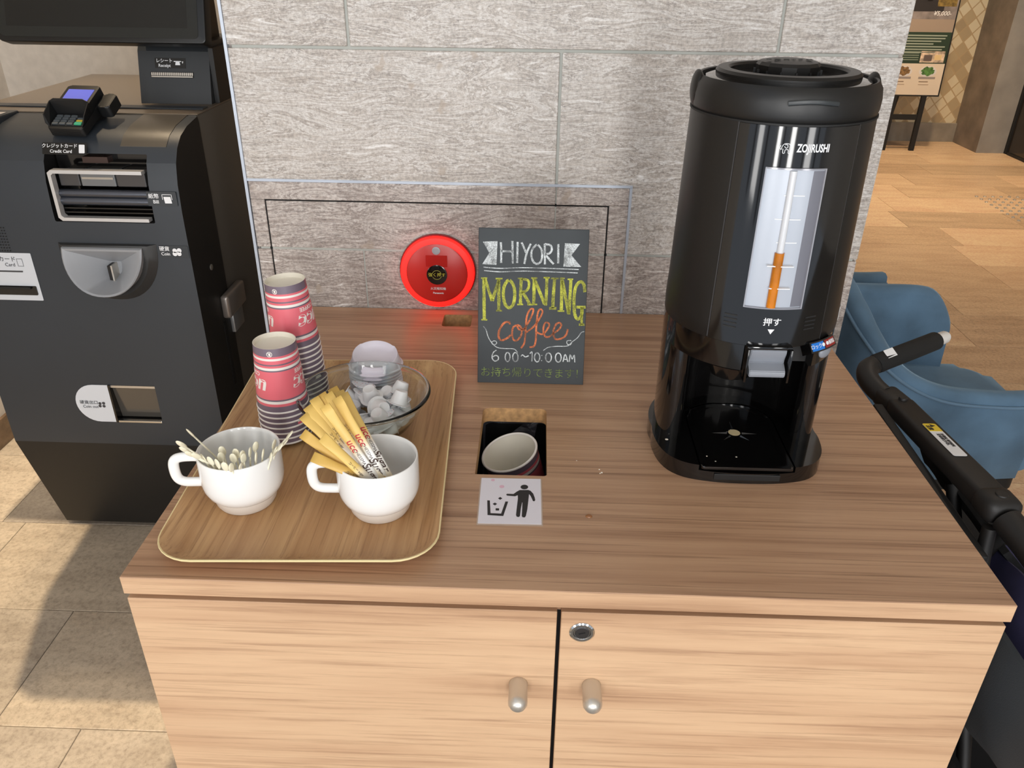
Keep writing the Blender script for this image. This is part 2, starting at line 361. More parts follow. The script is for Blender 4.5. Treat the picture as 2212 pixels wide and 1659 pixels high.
# metal edging of pillar corner and of the panel frame
t1=ob('trim_1',B(XL-.003,XL+.0035,D-.003,D+.02,0,3.1),GROUTB,smooth=0); struct(t1)
bm=BM(); box(bm,PX0-.004,PX1+.006,D-.0015,D+.01,PZ-.0005,PZ+.0055); box(bm,PX1,PX1+.006,D-.0015,D+.01,.1,PZ)
t2=ob('trim_2',bm,GROUTB,smooth=0); struct(t2)
# access panel: stone frame strips, dark gap, stone door
GX0,GX1,GZ=-.058,.743,1.066
ob('panel_backing',B(GX0-.002,GX1+.002,D+.0022,D+.0032,.1,GZ+.002),GAP,core,smooth=0)
def pt(x0,x1,z0,z1,m=STONESHADE): return ob('stone_tile',B(x0,x1,D,D+.007,z0,z1,bev=.001,seg=1),m,core,smooth=0)
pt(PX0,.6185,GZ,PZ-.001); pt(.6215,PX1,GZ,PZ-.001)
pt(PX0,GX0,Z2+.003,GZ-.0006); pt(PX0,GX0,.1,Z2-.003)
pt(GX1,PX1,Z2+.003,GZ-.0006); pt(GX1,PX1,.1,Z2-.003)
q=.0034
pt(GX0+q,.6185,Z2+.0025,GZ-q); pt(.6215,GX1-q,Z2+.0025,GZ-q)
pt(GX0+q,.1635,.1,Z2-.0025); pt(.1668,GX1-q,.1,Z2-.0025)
ob('grout_line',B(GX0+q+.001,GX1-q-.001,D+.0012,D+.0085,.1,GZ-q-.001),GROUT,core,smooth=0)
# left: side wall, back wall, baseboard
WALLM=mat('wall_covering',(206,198,188),.75,noisy=.03,nscale=30,bump=.3,bscale=90)
nt=WALLM.node_tree
wl=ob('wall_left',B(-1.42,-1.315,-1.5,2.6,0,3.0),WALLM,smooth=0); struct(wl)
wb=ob('wall_far_left',B(-1.4,-.1,2.1,2.2,0,3.0),WALLM,smooth=0); struct(wb)
BBM=woodmat('baseboard_wood',[(92,74,58),(112,92,72),(126,104,82)],(1,30,30),.5)
bb=ob('baseboard_left',B(-1.316,-1.303,-1.5,2.1,0,.098,bev=.002),BBM,smooth=0); struct(bb)
bb2=ob('baseboard_far_left',B(-1.3,-.1,2.087,2.1,0,.098,bev=.002),BBM,smooth=0); struct(bb2)
brown=ob('trim_3',B(-.42,-.1,1.94,2.08,0,3.0,bev=.003),mat('brown_panel',(150,122,92),.6,noisy=.04),smooth=0); struct(brown)
# far right: wallpapered wall, grey pillar, dark door
m,nt,b,N,L=newmat('diamond_wallpaper')
tc=N.new('ShaderNodeTexCoord'); sp=N.new('ShaderNodeSeparateXYZ'); L.new(tc.outputs['Object'],sp.inputs[0])
cb=N.new('ShaderNodeCombineXYZ')
def mth(op,a,bv):
    n_=N.new('ShaderNodeMath'); n_.operation=op
    for i,v in enumerate((a,bv)):
        if v is None: continue
        if isinstance(v,(int,float)): n_.inputs[i].default_value=v
        else: L.new(v,n_.inputs[i])
    return n_.outputs[0]
xs=mth('MULTIPLY',sp.outputs['X'],8.5); zs=mth('MULTIPLY',sp.outputs['Z'],7.4)
A_=mth('ADD',xs,zs); B_=mth('SUBTRACT',xs,zs)
fa=mth('FLOOR',A_,None); fb=mth('FLOOR',B_,None)
ra=mth('ABSOLUTE',mth('SUBTRACT',mth('FRACT',A_,None),.5),None); rb=mth('ABSOLUTE',mth('SUBTRACT',mth('FRACT',B_,None),.5),None)
edge=mth('GREATER_THAN',mth('MAXIMUM',ra,rb),.44)
L.new(fa,cb.inputs[0]); L.new(fb,cb.inputs[1])
wn=N.new('ShaderNodeTexWhiteNoise'); wn.noise_dimensions='2D'; L.new(cb.outputs[0],wn.inputs['Vector'])
r=ramp(N,[(0,(158,138,108)),(.49,(176,156,122)),(.51,(204,188,156)),(1,(210,196,166))]); L.new(wn.outputs['Value'],r.inputs[0])
mx=N.new('ShaderNodeMix'); mx.data_type='RGBA'; mx.inputs['B'].default_value=lin((176,152,116)); L.new(edge,mx.inputs['Factor']); L.new(r.outputs[0],mx.inputs['A'])
L.new(mx.outputs['Result'],b.inputs['Base Color']); b.inputs['Roughness'].default_value=.6
WP=m
wr=ob('wall_far_right',B(-1.4,4.54,7.15,7.3,0,3.0),WP,smooth=0); struct(wr)
GST=mat('grey_stone',(136,128,116),.5,noisy=.12,nscale=5,bump=.2,bscale=60)
b3=ob('baseboard_far_right',B(-1.4,4.54,7.12,7.15,0,.17),GST,smooth=0); struct(b3)
GST2=mat('grey_stone_light',(150,146,140),.5,noisy=.06,nscale=6)
bm=B(4.538,4.785,6.655,7.3,0,3.0)
for f in bm.faces:
    if f.calc_center_median().x<4.55: f.material_index=1
p4=ob('wall_pillar_right',bm,[GST2,mat('brown_stone',(116,104,92),.5,noisy=.14,nscale=6)],smooth=0); struct(p4)
d1=thing('door_1','tall dark panel door beside the far grey pillar','door',(4.8,6.2,0)); struct(d1)
ob('door_leaf',B(4.80,4.86,5.2,6.62,.0,3.0),mat('dark_glass_door',(42,36,30),.15),d1,smooth=0)
ob('door_frame',B(4.787,4.83,6.62,6.70,0,3.0),BLKM,d1,smooth=0)
ob('kick_rail',B(4.785,4.80,5.2,6.6,0,.02),BLKM,d1,smooth=0)
# unseen ceiling; its opening is made up, cut to shape the left sun patch
H=3.0; sh=(-SX*H,-SY*H)
ceil=ob('ceiling',B(-1.42,5.2,-4.6,7.3,H,H+.06),mat('ceiling_paint',(222,218,210),.8),smooth=0)
hole=[(-2.2,-1.6),(-.19,-1.6),(-.19,.435),(-.60,.435),(-.655,.465),(-.745,.75),(-.776,1.09),(-1.06,1.10),(-1.06,2.0),(-2.2,2.0)]
hole=[(x+sh[0],y+sh[1]) for x,y in hole]; hole=[(max(x,-1.36),y) for x,y in hole]
ct=ob('c',prism(BM(),hole,H-.1,H+.2),GAP,smooth=0)
# sun direction moves the patch, so the opening may start left of the wall line
boolean(ceil,[ct]); struct(ceil)
wrt=ob('wall_right',B(5.1,5.2,-4.6,7.3,0,3.0),WALLM,smooth=0); struct(wrt)
# window mullions of the glass front
for i,x in enumerate((-3.2,-1.42,-.42,.3,.85,1.45,2.4,3.8)):
    struct(ob('window_%d'%(i+1),B(x-.06,x+.06,-4.3,-4.16,0,3.0,bev=.01),mat('mullion_%d'%i,(60,60,62),.4,.5),smooth=0))
# warm ceiling downlights of the lobby, plus two added wall-wash spots
def lamp(x,y,e,cl=(1,.72,.42),ang=95,tgt=None):
    l=bpy.data.lights.new('downlight_or_fill','SPOT'); l.energy=e; l.color=cl; l.spot_size=math.radians(ang); l.spot_blend=.6; l.shadow_soft_size=.05
    o=bpy.data.objects.new('downlight_or_fill',l); col.objects.link(o); o.location=(x,y,H-.05)
    if tgt: o.rotation_euler=(Vector(tgt)-o.location).to_track_quat('-Z','Y').to_euler()
lamp(3.5,5.6,190); lamp(3.0,3.6,90); lamp(4.3,6.3,70,(1,.8,.55)); lamp(3.7,6.2,60,(1,.85,.65))
lamp(-.85,1.75,70,(1,.78,.52),38,(-.60,1.30,1.2))
lamp(2.2,1.6,26,(1,.85,.7))
lamp(-.75,1.75,62,(1,.86,.68),75,(-.75,2.1,1.7))  # added spot, brightens the far left wall
lamp(-.45,1.5,30,(1,.85,.66),50,(-.45,2.1,2.0))  # second added spot on the same wall
# ================================================================= COUNTER CABINET
W=1.25
cab=thing('counter_cabinet','wood-grain laminate coffee counter with two doors and a trash opening','counter',(W/2,.45,0))
TH=.031
top=ob('countertop',B(0,W,0,D-.004,T-TH,T,bev=.0012,seg=1),[WOODSHADE,WOODLIT,mat('raw_chipboard',(190,148,100),.8,noisy=.12,nscale=90)],cab,smooth=0)
for p in top.data.polygons:
    if p.normal.y<-.9: p.material_index=1
HX0,HX1,HY0,HY1=.4825,.605,.276,.5005
c1=ob('c',prism(BM(),rrect(HX0,HX1,HY0,HY1,(.012,.012,.002,.006)),T-.05,T+.05),top.data.materials[2],smooth=0)
c2=ob('c',prism(BM(),rrect(.3585,.4275,.874,.943,.008),T-.05,T+.05),top.data.materials[2],smooth=0)
c3=ob('c',prism(BM(),rrect(.40,HX0+.02,HY0-.0,HY1+.0,.004),T-.0012,T+.05),WOODSHADE,smooth=0)
boolean(top,[c1,c2,c3])
# the flush insert left of the trash opening
ins=ob('insert_plate',prism(BM(),rrect(.4015,HX0-.0005,HY0+.0012,HY1-.0012,(.008,.002,.002,.008)),T-.010,T-.0004,bev=.0006),WOODSHADE,cab,smooth=0)
# carcass
bm=BM()
box(bm,.006,.024,.022,D-.02,.03,T-TH); box(bm,W-.024,W-.006,.022,D-.02,.03,T-TH)
box(bm,.024,W-.024,.05,D-.02,.05,.07); box(bm,.024,W-.024,D-.04,D-.02,.07,T-TH)
box(bm,.02,W-.02,.06,.08,0,.06)
box(bm,.024,W-.024,.018,.03,T-TH-.02,T-TH,mi=0)
ob('carcass',bm,WOODLIT,cab,smooth=0)
ob('divider',B(.61,.634,.02,.5,.07,T-TH-.02),GAP,cab,smooth=0)
DZ=T-TH-.0085
dl=ob('door',B(.0025,.6195,.001,.0195,.05,DZ,bev=.001,seg=1),WOODLIT,cab,smooth=0)
dr=ob('door',B(.6255,W-.0035,.001,.0195,.05,DZ,bev=.001,seg=1),WOODLIT,cab,smooth=0)
def knob(x,z,par):
    bm=lathe(BM(),[(0,.0),(.0135,.0),(.0145,-.002),(.0140,-.006),(.0144,-.034),(.0140,-.038),(.0108,-.0435),(.0065,-.0468),(0,-.0478)],32)
    bmesh.ops.transform(bm,matrix=Matrix.Translation((x,.001,z))@Matrix.Rotation(-PI/2,4,'X'),verts=bm.verts[:])
    for v in bm.verts: v.co.y=.002-(v.co.y-.001) if v.co.y>.001 else v.co.y
    tag(ob('knob',bm,STEEL,par),'brushed metal bullet knob')
knob(.5665,.613,dl); knob(.6760,.6155,dr)
LM=Matrix.Translation((.6563,.001,.7235))@Matrix.Rotation(PI/2,4,'X')@Matrix.Diagonal((1.18,1.18,1,1))
bm=lathe(BM(),[(0,0),(.0155,0),(.0155,.0015),(.0135,.003),(.0108,.0028),(.0100,.0015),(0,.0015)],36); bmesh.ops.transform(bm,matrix=LM,verts=bm.verts[:])
lk=ob('lock',bm,CHROME,dr)
bm=lathe(BM(),[(0,.0032),(.0086,.0032),(.0092,.0024),(.0092,.0015)],30); bmesh.ops.transform(bm,matrix=LM,verts=bm.verts[:]); ob('lock_cylinder',bm,mat('dark_steel',(110,110,112),.3,1),dr)
bm=B(-.0042,.0042,-.0007,.0007,.0032,.0036); bmesh.ops.transform(bm,matrix=LM@Matrix.Rotation(.3,4,'Z'),verts=bm.verts[:]); ob('keyhole',bm,GAP,dr,smooth=0)
# bin with black liner bag under the opening
bn=thing('waste_bin','black-lined waste bin under the square opening of the counter','bin',(.545,.40,.07))
m,nt,b,N,L=newmat('bin_bag_plastic'); b.inputs['Base Color'].default_value=lin((80,80,86)); b.inputs['Roughness'].default_value=.32
tc=N.new('ShaderNodeTexCoord'); v=N.new('ShaderNodeTexNoise'); v.inputs['Scale'].default_value=22; v.inputs['Distortion'].default_value=1.2; v.inputs['Detail'].default_value=5; L.new(tc.outputs['Object'],v.inputs['Vector'])
bp=N.new('ShaderNodeBump'); bp.inputs['Strength'].default_value=.9; bp.inputs['Distance'].default_value=.012; L.new(v.outputs['Fac'],bp.inputs['Height']); L.new(bp.outputs[0],b.inputs['Normal'])
BAG=m
bm=BM(); P=rrect(.466,.630,.24,.555,.04)
rings=[]
for z,s in ((.735,1.04),(.760,1.03),(.745,.98),(.5,.93),(.30,.9),(.28,.2)):
    rings.append([bm.verts.new((.545+(p[0]-.545)*s+.003*math.sin(i*2.3+z*40),.40+(p[1]-.40)*s+.003*math.cos(i*1.9+z*30),z+.004*math.sin(i*1.3))) for i,p in enumerate(P)])
for A,Bq in zip(rings,rings[1:]):
    for i in range(len(P)): bm.faces.new((A[i],A[(i+1)%len(P)],Bq[(i+1)%len(P)],Bq[i]))
bm.faces.new(rings[-1])
ob('liner_bag',bm,BAG,bn,smooth=60)
bm=BM(); rings=[]
for z,s in ((.10,.82),(.10,.88),(.735,.985),(.735,.965),(.14,.86)):
    rings.append([bm.verts.new((.545+(p[0]-.545)*s,.40+(p[1]-.40)*s,z)) for p in P])
for A,Bq in zip(rings,rings[1:]):
    for i in range(len(P)): bm.faces.new((A[i],A[(i+1)%len(P)],Bq[(i+1)%len(P)],Bq[i]))
bm.faces.new(rings[0][::-1]); bm.faces.new(rings[-1])
ob('bin_body',bm,BLKM,bn,smooth=40)
# ================================================================= PAPER CUPS
CP=mat('cup_coral',(222,104,116),.42,coat=.25); CG=mat('cup_grey',(112,98,112),.42,coat=.25); CW=mat('cup_white',(232,226,220),.5); CI=mat('cup_inside',(234,228,214),.55)
CH=.120; RB=.0358; RR=.0440
def cr(z): return RR+(RB-RR)*z/CH      # outer radius, rim at z=0 and base at z=CH (cup upside down)
bands=[(0,CG),(.0135,CP),(.0185,CW),(.0235,CG),(.0265,CP),(.0785,CG),(.0810,CW),(.0855,CP),(.0895,CG),(.0920,CP),(.0985,CW),(.1025,CP),(.1060,CG),(CH,None)]
def cup_mesh():
    mats=[CP,CG,CW,CI]; prof=[];mis=[]
    for (z,m_),(z2,_) in zip(bands,bands[1:]):
        prof.append((cr(z),z)); mis.append(mats.index(m_))
    prof.append((cr(CH),CH)); mis.append(3)
    prof.append((cr(CH)-.0012,CH)); mis.append(3); prof.append((cr(CH)-.0014,CH-.009)); mis.append(3); prof.append((0,CH-.0092)); mis.append(3)
    prof.append((0,CH-.0098)); mis.append(3); prof.append((cr(CH)-.0008,CH-.0098)); mis.append(3); prof.append((cr(0)-.0006,0))
    return lathe(BM(),prof,56,mis=mis),mats
def rim_bm():
    return lathe(BM(),[(RR-.0008+.0019*math.cos(t),.0016+.0019*math.sin(t)) for t in [2*PI*i/10 for i in range(11)]],56)
def make_cup(label,group):
    t=thing('paper_cup',label,'cup',(0,0,0),group); bm,ms=cup_mesh(); ob('cup_wall',bm,ms,t); tag(ob('rim',rim_bm(),CW,t),'white rolled rim'); return t
def cup_text(t,ang0,zc,s,size,flip=True,shear=.25,bold=.0006,m=CW):
    def f(x,y,z):
        if flip: x,y=-x,-y
        a=math.radians(ang0)+x/(cr(zc)); zz=zc+y; r_=cr(zz)+.0001+z*.6
        return Vector((r_*math.sin(a),-r_*math.cos(a),zz))
    W_=Wm(t)
    g_=lambda x,y,z: W_@f(x,y,z)
    return text(s,size,g_,m,t,shear=shear,bold=bold,ext=.0002)
cupA=make_cup('pink and grey striped paper cup upside down, topmost of the front stack','paper cups in the front stack')
SA=(.1365,.372); z0=T+.0135; pitch=.0105
def put(t,x,y,z,rz,tilt=0,ax='Y'):
    m_=Matrix.Translation((x,y,z))@Matrix.Rotation(tilt,4,ax)@Matrix.Rotation(rz,4,'Z'); l,q_,s=m_.decompose(); t.location=l; t.rotation_euler=q_.to_euler(); return m_
ordn=['topmost','second','third','fourth','fifth','sixth','seventh','eighth','ninth','tenth','eleventh','twelfth','lowest']
protoc=cupA
# texts are children in the cup's own frame (cup still at the origin)
plain=dup(cupA)      # plain copy for nested cups, without the lettering
for a in (-70,74,180): cup_text(cupA,a,.050,'ucc',.040,bold=.0011); cup_text(cupA,a-8,.0725,'COFFEE',.010,shear=0,bold=.0002)
cup_text(cupA,-18,.111,'\u24c2' if False else 'R',.006,shear=0); 
def ringmesh(t,ang,zc,r):
    bm=BM(); n=24
    for i in range(n):
        qs=[]
        for rr_,k in ((r,i),(r,i+1),(r*.78,i+1),(r*.78,i)):
            th=2*PI*k/n; a=math.radians(ang)+rr_*math.cos(th)/cr(zc); zz=zc+rr_*math.sin(th); R_=cr(zz)+.0002
            qs.append(bm.verts.new((R_*math.sin(a),-R_*math.cos(a),zz)))
        bm.faces.new(qs)
    ob('mark',bm,CW,t,smooth=0)
ringmesh(cupA,-18,.111,.0048)
cupB=dup(cupA)
put(cupA,SA[0],SA[1],z0+6*pitch,.35)
tilt=-.045; SB=(.1415,.485)
def stackB(i,rz):
    m_=Matrix.Translation((SB[0],SB[1],z0+.003))@Matrix.Rotation(tilt,4,'Y')@Matrix.Translation((0,0,i*pitch))@Matrix.Rotation(rz,4,'Z'); return m_
m_=stackB(12,.05); l,q_,s=m_.decompose(); cupB.location=l; cupB.rotation_euler=q_.to_euler()
cupB['label']='pink and grey striped paper cup upside down, topmost of the taller rear stack'; cupB['group']='paper cups in the rear stack'
for i in range(6):
    c=dup(plain,Matrix.Translation((SA[0]+R.uniform(-.0006,.0006),SA[1],z0+i*pitch))@Matrix.Rotation(R.uniform(0,6),4,'Z'),'nested paper cup, %s of seven in the front stack, grey band and white rim showing'%(['lowest','sixth','fifth','fourth','third','second'][i])); c['group']='paper cups in the front stack'
for i in range(12):
    n_='lowest' if i==0 else ordn[12-i]
    c=dup(plain,stackB(i,R.uniform(0,6)),'nested paper cup, %s of thirteen in the taller rear stack, white rim showing'%n_); c['group']='paper cups in the rear stack'
# cup thrown in the bin, mouth up and tilted
cb_=dup(plain,Matrix.Translation((.5365,.397,.768))@Matrix.Rotation(math.radians(-17),4,'Y')@Matrix.Rotation(math.radians(7),4,'X')@Matrix.Rotation(PI,4,'X')@Matrix.Rotation(1.0,4,'Z')@Matrix.Scale(1.2,4),'used red paper cup lying mouth up inside the square trash opening'); cb_['group']='' ; del cb_['group']
def rm(root):
    for c in list(root.children): bpy.data.objects.remove(c,do_unlink=True)
    bpy.data.objects.remove(root,do_unlink=True)
rm(plain)
# ================================================================= TRAY
tray=thing('serving_tray','wooden serving tray with rounded corners and pale rim on the counter','tray',(.2285,.335,T))
TM=Matrix.Translation((.2265,.335,T+.0012))@Matrix.Rotation(math.radians(2.6),4,'Z')
def loops(bm,spec,mi):
    rings=[]
    for hx,hy,r,z in spec: rings.append([bm.verts.new((p[0],p[1],z)) for p in rrect(-hx,hx,-hy,hy,r,8)])
    for k,(A,Bq) in enumerate(zip(rings,rings[1:])):
        n=len(A)
        for i in range(n): f=bm.faces.new((A[i],A[(i+1)%n],Bq[(i+1)%n],Bq[i])); f.material_index=mi[k]
    return rings
bm=BM()
sp_=[(.170,.277,.035,.0042),(.180,.287,.042,.0052),(.192,.299,.052,.0115),(.2045,.3115,.062,.0205),(.2065,.3135,.064,.0205),(.2070,.3140,.064,.0190),(.2060,.3130,.064,.0168),(.194,.301,.052,.0075),(.182,.289,.042,.0008),(.170,.277,.035,0)]
rg=loops(bm,sp_,[0,0,0,1,1,1,0,0,0]); bm.faces.new(rg[0]); bm.faces.new(rg[-1][::-1])
bmesh.ops.transform(bm,matrix=TM,verts=bm.verts[:])
TRIM=mat('tray_ply_edge',(232,212,160),.5)
ob('tray_body',bm,[TRAYW,TRIM],tray,smooth=50)
TZ=T+.0060
# ================================================================= MUGS
def make_mug(label,loc,rz):
    t=thing('mug',label,'mug',(0,0,0),'white stacking mugs on the tray')
    pr_=[(0,.003),(.036,.003),(.0375,0),(.041,0),(.0445,.006),(.0462,.0155),(.0468,.019),(.0485,.0195),(.0540,.026),(.0582,.036),(.0598,.046),(.0600,.060),(.0600,.092),(.0592,.0952),(.0580,.0955),(.0570,.0945),(.0562,.088),(.0562,.045),(.0545,.034),(.047,.024),(.035,.0205),(0,.020)]
    mis=[1,1,1,1,1,1]+[0]*15
    ob('mug_body',lathe(BM(),pr_,64,mis=mis),[CER,CERF],t,smooth=40)
    P=[(-.056,0,.083),(-.066,0,.0845),(-.082,0,.0845),(-.0915,0,.081),(-.0955,0,.072),(-.0955,0,.055),(-.092,0,.045),(-.084,0,.040),(-.070,0,.0385),(-.055,0,.038)]
    ob('handle',tube(BM(),spline(P,4),.0062,14,flat=1.25),CER,t,smooth=60)
    m_=Matrix.Translation(loc)@Matrix.Rotation(rz,4,'Z'); l,q_,s=m_.decompose(); t.location=l; t.rotation_euler=q_.to_euler(); t.scale=(1.05,1.05,1.02); return t
make_mug('white stacking mug full of white stirrers, front left of the tray',(.1245,.182,TZ),.16)
make_mug('white stacking mug holding sugar sticks, front right of the tray',(.3415,.171,TZ),.10)
# stirrers
STM=mat('stirrer_plastic',(238,232,206),.35)
def stir_mesh():
    bm=BM(); L_=.078
    tube(bm,[(0,0,0),(0,0,L_*.5),(0,0,L_)],[.0015,.0014,.0013],8)
    pts=[]
    vs=bmesh.ops.create_uvsphere(bm,u_segments=12,v_segments=8,radius=1)['verts']
    for v in vs: v.co=Vector((v.co.x*.0056,v.co.y*.0018,v.co.z*.0100+L_+.006))
    me=bpy.data.meshes.new('stirrer'); bm.to_mesh(me); bm.free(); me.materials.append(STM)
    for p in me.polygons: p.use_smooth=True
    return me
SM=stir_mesh()
heads=[[0.0532,0.1854,0.925],[0.0514,0.1539,0.925],[0.0622,0.1393,0.925],[0.0746,0.1288,0.925],[0.0853,0.1244,0.925],[0.0889,0.1379,0.912],[0.1019,0.1311,0.912],[0.1147,0.1245,0.912],[0.128,0.118,0.912],[0.1383,0.1161,0.912],[0.1098,0.1577,0.912],[0.1137,0.1428,0.912],[0.1328,0.14,0.912],[0.1327,0.1525,0.912],[0.1441,0.148,0.912],[0.1523,0.1572,0.912],[0.1479,0.1408,0.912],[0.1558,0.1728,0.912],[0.1652,0.1454,0.912],[0.1729,0.1545,0.912],[0.182,0.1806,0.912],[0.1898,0.1617,0.912],[0.1877,0.1452,0.912],[0.2053,0.1877,0.925],[0.2045,0.1655,0.925],[0.1506,0.1203,0.912],[0.2005,0.155,0.925]]
for i,h in enumerate(heads):
    h=Vector(h); c0=Vector((.1225,.187,0)); out=Vector((h.x-c0.x,h.y-c0.y,0))
    foot=c0+out*.12; foot.z=TZ+.035; 
    if 4<i<23:
        foot=Vector((h.x,h.y,TZ+.024))-Vector((out.x,out.y,0))*R.uniform(.25,.5)
    d=(h-foot).normalized(); o=bpy.data.objects.new('stirrer',SM); col.objects.link(o)
    foot=h-d*.084
    o.location=foot; o.rotation_euler=(d.to_track_quat('Z','Y')@Matrix.Rotation(R.uniform(-.7,.7)+.3,3,'Z').to_quaternion()).to_euler()
    tag(o,'small white plastic stirrer with oval tip standing in the left mug','stirrer','white stirrers in the left mug')
    if i==0: o['label']='white stirrer sticking out furthest at the upper left of the left mug'
    if i==23: o['label']='white stirrer sticking out furthest to the right of the left mug'
# sugar sticks
m,nt,b,N,L=newmat('sugar_paper'); tc=N.new('ShaderNodeTexCoord'); sx_=N.new('ShaderNodeSeparateXYZ'); L.new(tc.outputs['Object'],sx_.inputs[0])
mr=N.new('ShaderNodeMapRange'); mr.inputs['From Min'].default_value=-.17; mr.inputs['From Max'].default_value=0; L.new(sx_.outputs['Z'],mr.inputs['Value'])
r=ramp(N,[(0,(232,200,120)),(.22,(246,243,236)),(.44,(246,244,240)),(.60,(234,200,118)),(1,(228,190,104))]); L.new(mr.outputs[0],r.inputs[0]); L.new(r.outputs[0],b.inputs['Base Color']); b.inputs['Roughness'].default_value=.42
SUG=m
SUGY=mat('sugar_paper_back',(214,174,90),.45)
REDT=mat('red_print',(196,52,62),.5); DKT=mat('dark_print',(70,50,44),.5)
SD=[[0.2716,0.1664,0.992,0.3545,0.1286,0.876],[0.2847,0.1879,0.9935,0.3635,0.132,0.8782],[0.2857,0.2226,0.982,0.3684,0.1347,0.883],[0.2329,0.1818,0.965,0.3392,0.1271,0.8845],[0.2371,0.1937,0.9735,0.3482,0.1274,0.8812],[0.2354,0.1596,0.947,0.3328,0.1326,0.8826],[0.276,0.123,0.965,0.347,0.1273,0.8777],[0.2546,0.1339,0.9235,0.335,0.1275,0.8879],[0.2451,0.2046,0.982,0.3433,0.127,0.8798],[0.2541,0.2127,0.985,0.3499,0.1276,0.8811],[0.2665,0.2351,0.9835,0.3601,0.1305,0.8835],[0.2653,0.2112,0.987,0.3569,0.1293,0.8829],[0.277,0.2316,0.98,0.3675,0.1342,0.8811],[0.2677,0.2413,0.9735,0.3631,0.1318,0.8835]]
slab_=['standing nearest the viewer, red and black lettering on its white middle','just right of the stick with the red lettering','rightmost of the bundle','second from the left in the lower fan','upper left, behind the leftmost stick','flat end furthest to the left of the mug','short flat end in front of the bundle','lowest one, lying over the mug handle','second tallest at the back left','back of the bundle, left of the tallest end','tallest at the back of the bundle','in the middle of the bundle, behind the lettered stick','back right with its end beside the creamers','back row beside the tallest end']
camp=Vector((.575,-.84,1.585))
for i,s in enumerate(SD):
    P=Vector(s[:3]); Bt=Vector(s[3:]); d=(Bt-P).normalized(); Ln=(Bt-P).length
    n=(camp-P); n=(n-d*n.dot(d)).normalized()
    n=(n+Vector((R.uniform(-.45,.45),0,0))+ (Vector((.9,0,-.3)) if i in (2,12) else Vector((0,0,0)))); n=(n-d*n.dot(d)).normalized()
    u=d.cross(n)
    t=thing('sugar_stick','yellow paper sugar stick, '+slab_[i],'sugar stick',P,'sugar sticks in the right mug')
    Mx=Matrix((u,n,-d)).transposed().to_4x4(); t.rotation_euler=Mx.to_euler()
    bm=BM(); rings=[]
    sec=[(0,.0082,.0004),(.012,.0082,.0004),(.020,.0078,.0016),(.034,.0071,.0030),(Ln*.6,.0068,.0036),(Ln,.0068,.0036)]
    for z,hw,ht in sec: rings.append([bm.verts.new((hw*math.cos(2*PI*k/14),ht*math.sin(2*PI*k/14),-z)) for k in range(14)])
    for A,Bq in zip(rings,rings[1:]):
        for k in range(14): bm.faces.new((A[k],A[(k+1)%14],Bq[(k+1)%14],Bq[k]))
    bm.faces.new(rings[0]); bm.faces.new(rings[-1][::-1])
    me=bpy.data.meshes.new('packet'); bmesh.ops.recalc_face_normals(bm,faces=bm.faces[:]); bm.to_mesh(me); bm.free(); me.materials.append(SUG if i not in (5,7,10,9,13) else SUGY)
    for p in me.polygons: p.use_smooth=True
    o=bpy.data.objects.new('packet',me); col.objects.link(o); o.parent=t
    def fz(z0,dx=0):
        def f(x,y,z):
            # run along the stick, reading downwards
            xx=-y+dx; hh=.0037*math.sqrt(max(0,1-(xx/.0070)**2))
            return Vector((xx,hh+.0001+z,-(z0+x)))
        return f
    if i in (0,1,2):
        for (s_,z_,sz,mm_,shr) in (('ucc',.072,.0150,REDT,.2),('CHESSMATE',.0955,.0065,DKT,.2),('Sugar',.122,.0165,DKT,.3)):
            tt=text(s_,sz,fz(z_),mm_,None,shear=shr,bold=.0002 if sz>.01 else 0,ext=.0002); tt.parent=t
    elif i in (4,6,7,8,11):
        tt=text('\u30b3\u30fc\u30d2\u30fc sugar',.0048,fz(.07,.002),DKT,None,ext=.0002); tt.parent=t
# ================================================================= LIDS
LIDM=mat('lid_plastic',(226,220,230),.36)
LIDM.node_tree.nodes['Principled BSDF'].inputs['Subsurface Weight'].default_value=.06
LIDM.node_tree.nodes['Principled BSDF'].inputs['Subsurface Radius'].default_value=(.01,.01,.01)
def lid_bm(dome):
    pr_=[(.0488,0),(.0526,.0006),(.0530,.0026),(.0522,.0038),(.0490,.0048),(.0486,.0085)]
    if dome: pr_+=[(.0480,.0105),(.0470,.0118),(.0455,.0160),(.0435,.0235),(.0425,.0250),(.0410,.0246),(.0380,.0205),(.030,.0160),(0,.0148)]
    else: pr_+=[(.0470,.0105),(.030,.0100),(0,.0100)]
    bm=lathe(BM(),pr_,56)
    if dome:
        for v in bm.verts:
            if v.co.z>.012:
                k=(v.co.z-.012)/.013; a=math.atan2(v.co.y,v.co.x); 
                v.co.z+=k*(.010*(v.co.y/.045)*1.0-.002*(v.co.x/.045))
                if v.co.y>.028: v.co.y-= .004*k
    return bm
lidp=ob('cup_lid',lid_bm(False),LIDM,smooth=50)
LX,LY=.272,.530
tag(lidp,'white plastic cup lid, lowest of the lid stack behind the glass bowl','lid','stacked white cup lids'); lidp.location=(LX,LY,TZ+.0005)
lo_=['tenth','ninth','eighth','seventh','sixth','fifth','fourth','third','second']
for i in range(9):
    c=lidp.copy(); col.objects.link(c); c.location=(LX+R.uniform(-.0006,.0006),LY,TZ+.0005+(i+1)*.0063); c['label']='white plastic cup lid, %s from the top of the lid stack'%lo_[i]
ld=ob('cup_lid',lid_bm(True),LIDM,smooth=50); ld.location=(LX,LY,TZ+.0005+10*.0063+.002); tag(ld,'white plastic cup lid with raised drinking spout, topmost of the lid stack','lid','stacked white cup lids')
